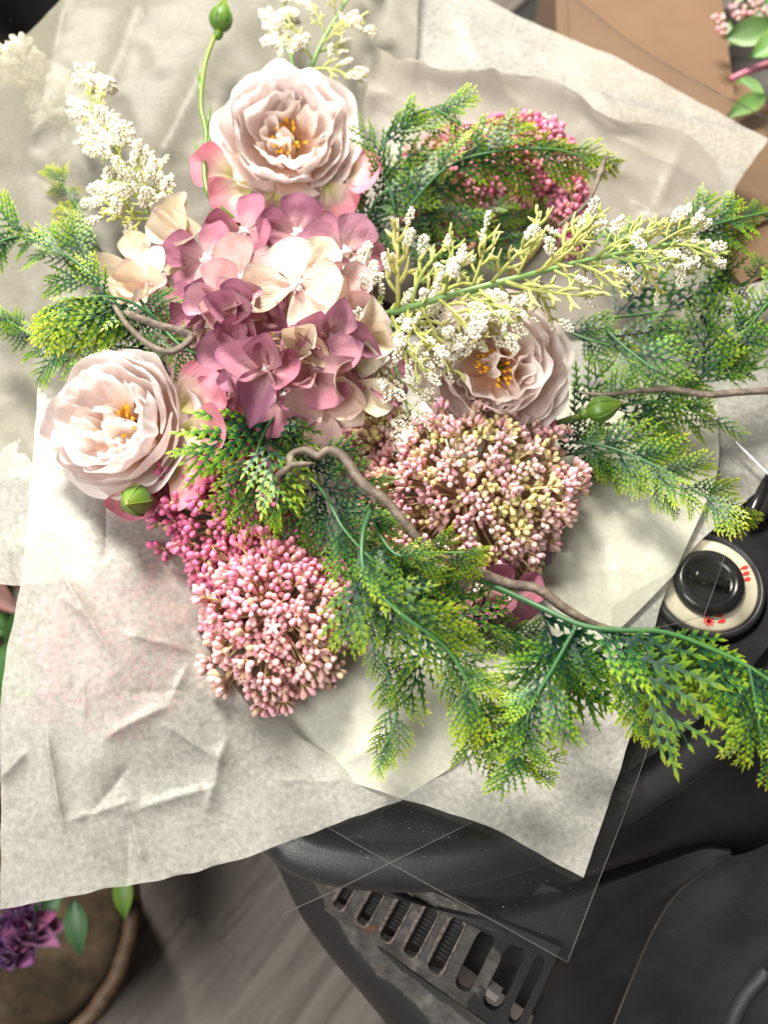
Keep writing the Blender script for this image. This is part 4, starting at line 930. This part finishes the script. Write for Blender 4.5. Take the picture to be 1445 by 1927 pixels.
# ------------------------------------------------------------------ twigs
def twig(label, pts, rad, seed, knots=(), tip=False):
    rg = random.Random(seed); sp = spline([P(*p) for p in pts], 90); root = thing('twig', label, 'twig', sp[0], 'curly brown twigs in the bouquet'); tm = local(root)
    wob = [np.interp(i / 89, np.linspace(0, 1, len(rad)), rad) * (1 + .14 * noise.noise(Vector((i * .25, seed, 0)))) for i in range(90)]
    MB().add(*tube([tm @ Vector(p) for p in sp], wob, 10, True, .78)).obj('stick', M_BARK, root)
    for t, px, py, h, r_ in knots:
        a = Vector(sp[int(t * 89)]); b_ = P(px, py, h); MB().add(*tube(spline([tm @ a, tm @ a.lerp(b_, .5), tm @ b_], 8), [r_, r_ * .8, r_ * .35], 8)).obj('side_shoot', M_BARK, root)
    return root
twig('brown twig bent back in a loop over the left fern', [(215, 575, .150), (240, 612, .155), (280, 648, .157), (318, 662, .156), (348, 648, .154), (358, 632, .154), (338, 622, .156), (300, 612, .158), (262, 598, .156), (235, 588, .15)], [.0016, .0026, .0028, .0026, .0022], 1)
twig('gnarled curly twig running along the paler bud head', [(528, 908, .120), (526, 892, .128), (545, 878, .132), (548, 856, .132), (575, 848, .133), (600, 858, .134), (618, 848, .136), (645, 858, .138), (668, 892, .138), (690, 918, .137), (722, 938, .135), (755, 975, .13), (795, 1022, .12), (850, 1055, .11), (905, 1078, .10), (960, 1100, .095), (1010, 1108, .092), (1070, 1150, .09), (1130, 1180, .085), (1220, 1203, .075)], [.0024, .0030, .0034, .0040, .0042, .0040, .0036, .0040, .0042, .0038, .0026], 2,
     [(.12, 590, 872, .135, .0026), (.40, 668, 915, .130, .0034), (.50, 706, 950, .133, .0036)])
twig('smooth straight brown twig running out to the right past the fern', [(1085, 738, .062), (1140, 742, .068), (1200, 735, .072), (1270, 733, .075), (1330, 742, .076), (1390, 738, .078), (1470, 734, .08)], [.0010, .0022, .0030, .0032, .0030], 3)
twig('thin grey twig ending in a pointed thorn against the tissue', [(1050, 425, .105), (1085, 400, .115), (1108, 375, .12), (1122, 345, .123), (1130, 322, .125), (1136, 304, .126), (1144, 282, .127)], [.0020, .0019, .0018, .0018, .0034, .0020, .0003], 4, [(.70, 1108, 322, .125, .0018), (.72, 1146, 325, .125, .0016)])

# ------------------------------------------------------------------ green buds
def rose_bud(label, stem, pos, axis, s, seed, thorns=()):
    root = thing('rose_bud', label, 'bud', pos, 'green rose buds'); tm = local(root); axis = Vector(axis).normalized()
    q = axis.to_track_quat('Z', 'Y').to_matrix().to_4x4()
    link('bud_head', MB().add(*lathe([(.0022 * s, -.001 * s), (.0062 * s, .002 * s), (.0094 * s, .007 * s), (.0098 * s, .012 * s), (.0078 * s, .018 * s), (.0046 * s, .0225 * s), (.0018 * s, .0265 * s), (.0008 * s, .029 * s)], 30, .035, 5)).mesh('bud_head', M_BUDGREEN), root, q)
    for k in range(5):
        a = k * 2 * math.pi / 5 + .2; pr = [(.0063, .002), (.0097, .007), (.0102, .012), (.0082, .018), (.0048, .0225), (.0020, .0268)]
        MB().add(*tube(spline([(r_ * s * math.cos(a), r_ * s * math.sin(a), z * s) for r_, z in pr], 12), [.0003, .0006, .0003], 5)).obj('sepal_seam', M_BUDGREEN, root).matrix_local = q
    link('receptacle', MB().add(*lathe([(.0022 * s, -.007 * s), (.0040 * s, -.004 * s), (.0044 * s, -.001 * s), (.0030 * s, .002 * s)], 14)).mesh('receptacle', M_BUDGREEN), root, q)
    sp = spline([P(*p) for p in stem], 40); o = MB().add(*tube([tm @ Vector(p) for p in sp], [.0024, .0021, .0019], 9)).obj('stem', M_BUDGREEN, root)
    for t, px, py, h in thorns:
        a = Vector(sp[int(t * 39)]); b_ = P(px, py, h); MB().add(*tube([tm @ a, tm @ a.lerp(b_, .6), tm @ b_], [.0014, .0012, .0003], 6)).obj('thorn', M_BUDGREEN, root)
    return root
rose_bud('upright green bud on a thorny stem beside the top rose', [(470, 440, .09), (432, 405, .10), (392, 365, .108), (384, 300, .112), (388, 250, .114), (378, 195, .117), (386, 120, .12), (404, 66, .123)], P(412, 58, .124), V(.20, 1, .05), .98, 1,
         [(.42, 362, 262, .114), (.42, 375, 272, .113), (.58, 397, 195, .117), (.70, 372, 122, .12), (.50, 400, 250, .116)])
rose_bud('round green bud hanging at the left rose rim, pointing outward', [(330, 850, .08), (300, 900, .085), (278, 930, .092)], P(268, 938, .095), V(-.12, -.15, 1), 1.05, 2)
rose_bud('green bud beside the shaded rose under the straight twig', [(1010, 810, .05), (1050, 795, .06), (1098, 780, .065)], P(1104, 777, .066), V(1, .28, .3), .95, 3)

# ------------------------------------------------------------------ background: box, bunch of flowers, basket, plant
M_CARD = plain('brown_cardboard', (.155, .092, .05), .75, .12, 12, .1)
card = thing('cardboard_box', 'plain brown cardboard box standing behind the stove', 'cardboard box', P(1300, 150, -.02))
tm = local(card); tz = -.02
def quad_prism(px4, h, th):
    t = [P(x, y, h) for x, y in px4]; return [tm @ p for p in t] + [tm @ (p - Vector((0, 0, th))) for p in t], [(0, 1, 2, 3), (7, 6, 5, 4), (0, 4, 5, 1), (1, 5, 6, 2), (2, 6, 7, 3), (3, 7, 4, 0)]
MB().add(*quad_prism([(1040, -180), (1050, 130), (1400, 540), (1640, 380)], -.032, .45)).obj('box_body', M_CARD, card, False)
MB().add(*quad_prism([(1064, -120), (1072, 150), (1220, 260), (1345, 60), (1330, -140)], -.024, .004) if False else quad_prism([(1062, -140), (1076, 150), (1390, 240), (1340, -140)], -.024, .004)).obj('flap', M_CARD, card, False)
MB().add(*quad_prism([(1210, 280), (1330, 460), (1640, 330), (1420, 210)], -.027, .004)).obj('flap', M_CARD, card, False)
def leaf_mesh(L, W, mat, rg):
    nt, ns = 9, 7; v = []; a = []
    for i in range(nt):
        t = i / (nt - 1)
        for j in range(ns):
            s = -1 + 2 * j / (ns - 1); v.append((s * W * max(.03, math.sin(math.pi * t ** .8)) , L * t, .12 * L * math.sin(t * 2.5) + .25 * W * s * s)); a.append(.3 + .5 * abs(s))
    return MB().add(v, grid_faces(nt, ns), a).mesh('leaf', mat)
M_LEAF = tinted('broad_leaf', [(0, (.05, .14, .04)), (.5, (.10, .22, .06)), (1, (.18, .32, .09))], .45)
rg = random.Random(61); LF = [leaf_mesh(.06, .013, M_LEAF, rg)]
def bunch(name, label, cat, centre, leaves, buds, beads=0, seed=1, tone=(1, 1, 1), budcol=(.6, .3, .34)):
    rg = random.Random(seed); root = thing(name, label, cat, centre); C0 = Vector(centre)
    for (px, py, h, dx, dy, dz, s) in leaves:
        link('leaf', LF[0], root, local(root) @ place(P(px, py, h), V(dx, dy, dz), V(rg.uniform(-.3, .3), rg.uniform(-.3, .3), 1), s), tuple(c * rg.uniform(.75, 1.1) for c in tone))
    for (px, py, h, s) in buds:
        me, tr = rg.choice(CLUST); co_ = link('bud_cluster', me, root, local(root) @ place(P(px, py, h), V(rg.uniform(-.4, .4), 1, 0), V(rg.uniform(-.4, .4), rg.uniform(-.4, .4), 1), s))
        for bp, bd, bs_ in tr: link('bud', BUD[0], co_, Matrix.Translation(bp) @ Vector(bd).to_track_quat('Z', 'Y').to_matrix().to_4x4() @ Matrix.Diagonal((bs_,) * 3 + (1,)), tuple(x * rg.uniform(.8, 1.15) for x in budcol))
    return root
bn = bunch('flower_bunch', 'loose bunch of pink buds and green leaves beside the cardboard box', 'flower bunch', P(1420, 150, .0),
      [(1362, 72, .03, 1, .12, .2, 1.0), (1412, 110, .03, 1, .5, .2, 1.1), (1405, 40, .0, .6, .8, 0, 1.0), (1380, 10, -.01, .2, 1, 0, 1.0), (1420, 20, -.02, -.4, 1, 0, 1.0), (1440, 180, -.01, -.8, -.5, 0, .8), (1390, 140, -.03, .4, -.8, 0, .9), (1430, 60, -.02, .8, -.4, 0, 1.0), (1370, 40, -.03, -.4, -.8, 0, .9)],
      [(1350, 45, .01, 1.1), (1358, 70, .01, 1.1), (1400, 30, .015, 1.2), (1425, 15, .015, 1.1), (1410, 55, .01, 1.0), (1440, 35, .0, 1.2), (1375, 20, -.01, 1.0), (1422, 85, .0, .9)], seed=4, budcol=(.72, .46, .47))
MB().add(*tube([local(bn) @ P(1375, 148, .01), local(bn) @ P(1410, 132, .01), local(bn) @ P(1470, 112, .0)], [.003, .004], 8)).obj('stem', tinted('pink_stalk', [(0, (.40, .13, .18)), (1, (.5, .2, .25))]), bn)
# dark solid added in place of the shadowy ground behind the bunch
infill = MB().add(*lathe([(.05, -.40), (.075, -.2), (.085, -.03), (.075, -.03), (.06, -.08), (.002, -.08)], 30)).mesh('shade_infill', plain('dark_infill', (.03, .025, .02), .6))
p0 = P(1440, 60, -.06)
tag(link('shade_infill', infill, None, Matrix.Translation((p0.x, p0.y, H - .06))), 'dark pot beside the cardboard box added for the shade behind the pink buds', 'infill')
# basket on the floor at lower left
M_WICK = plain('brown_wicker', (.055, .032, .016), .6, .4, 90, .5)
bc = P(18, 1742, -H + .16); bc.z = 0
bas = thing('wicker_basket', 'round brown wicker basket on the floor holding purple flowers', 'basket', bc)
for k in range(13):
    z = .008 + .0125 * k; rr = .088 + .045 * math.sin(min(1, z / .19) * 1.5)
    path = [(math.cos(a) * (rr + .003 * math.sin(a * 12 + k * math.pi)), math.sin(a) * (rr + .003 * math.sin(a * 12 + k * math.pi)), z) for a in np.linspace(0, 2 * math.pi, 97)]
    MB().add(*tube(path, .0062, 7, False)).obj('woven_strand', M_WICK, bas)
for k in range(24):
    a = 2 * math.pi * k / 24; MB().add(*tube([(math.cos(a) * .086, math.sin(a) * .086, .0), (math.cos(a) * .118, math.sin(a) * .118, .09), (math.cos(a) * .133, math.sin(a) * .133, .185)], .004, 6)).obj('stake', M_WICK, bas)
MB().add(*tube([(math.cos(a) * .135, math.sin(a) * .135, .182 + .003 * math.sin(a * 20)) for a in np.linspace(0, 2 * math.pi, 97)], .009, 8, False)).obj('rim', M_WICK, bas)
MB().add(*lathe([(.12, .10), (.10, .125), (.05, .14), (.002, .145)], 30)).obj('filling', plain('basket_moss', (.05, .034, .018), .9, .5, 60, 1.0), bas)
for (px, py, s, col, lab) in ((58, 1748, .85, (.20, .07, .19), 'purple flower head beside the dull green leaf in the wicker basket'), (28, 1790, .65, (.17, .06, .17), 'small purple flower head lowest in the wicker basket'), (4, 1722, .8, (.12, .05, .13), 'dark purple flower head half under the tissue edge in the basket')):
    pp = P(px, py, -H + .20); o = thing('purple_flower', lab, 'flower', pp, 'purple flowers in the basket')
    rg = random.Random(px + 999)
    for k in range(16):
        link('petal', rg.choice(HP_CUP), o, Matrix.Rotation(k * 2.4, 4, 'Z') @ Matrix.Rotation(R(15 + 4 * k), 4, 'X') @ Matrix.Diagonal((1.05 * s,) * 3 + (1,)), tuple(c * rg.uniform(.7, 1.3) for c in col))
for (px, py, dx, dy, s, col, lab) in ((140, 1690, .15, -1, .95, (.25, .32, .42), 'broad dull green leaf hanging in the wicker basket'), (120, 1680, -.5, -.4, .85, (.22, .28, .34), 'dull green leaf beside the purple flowers in the basket'), (232, 1640, .06, -1, .8, (.7, .65, .25), 'narrow yellow green leaf at the basket rim')):
    o = link('basket_leaf', LF[0], None, place(P(px, py, -H + .215), V(dx, dy, 0), V(0, 0, 1), s), col); tag(o, lab, 'leaf')
pl = thing('leafy_plant', 'dim leafy plant with purple buds on the floor left of the stove', 'plant', (P(-20, 1200, -H).x, P(-20, 1200, -H).y, 0))
tm = local(pl); rg = random.Random(12)
MB().add(*tube([(0, 0, 0), (.01, 0, .12), (0, .01, .26)], [.006, .003], 7)).obj('stem', M_STEM, pl)
for k in range(46):
    px, py, h = rg.uniform(-90, 40), rg.uniform(1060, 1320), -H + rg.uniform(.10, .27)
    link('leaf', LF[0], pl, tm @ place(P(px, py, h), V(rg.uniform(-1, 1), rg.uniform(-1, 1), .2), V(rg.uniform(-.4, .4), rg.uniform(-.4, .4), 1), rg.uniform(.9, 1.4)), rg.choice([(.8, .9, .7), (.6, .7, .7), (2.2, .5, 1.6)]))
print('objects', len(bpy.data.objects))
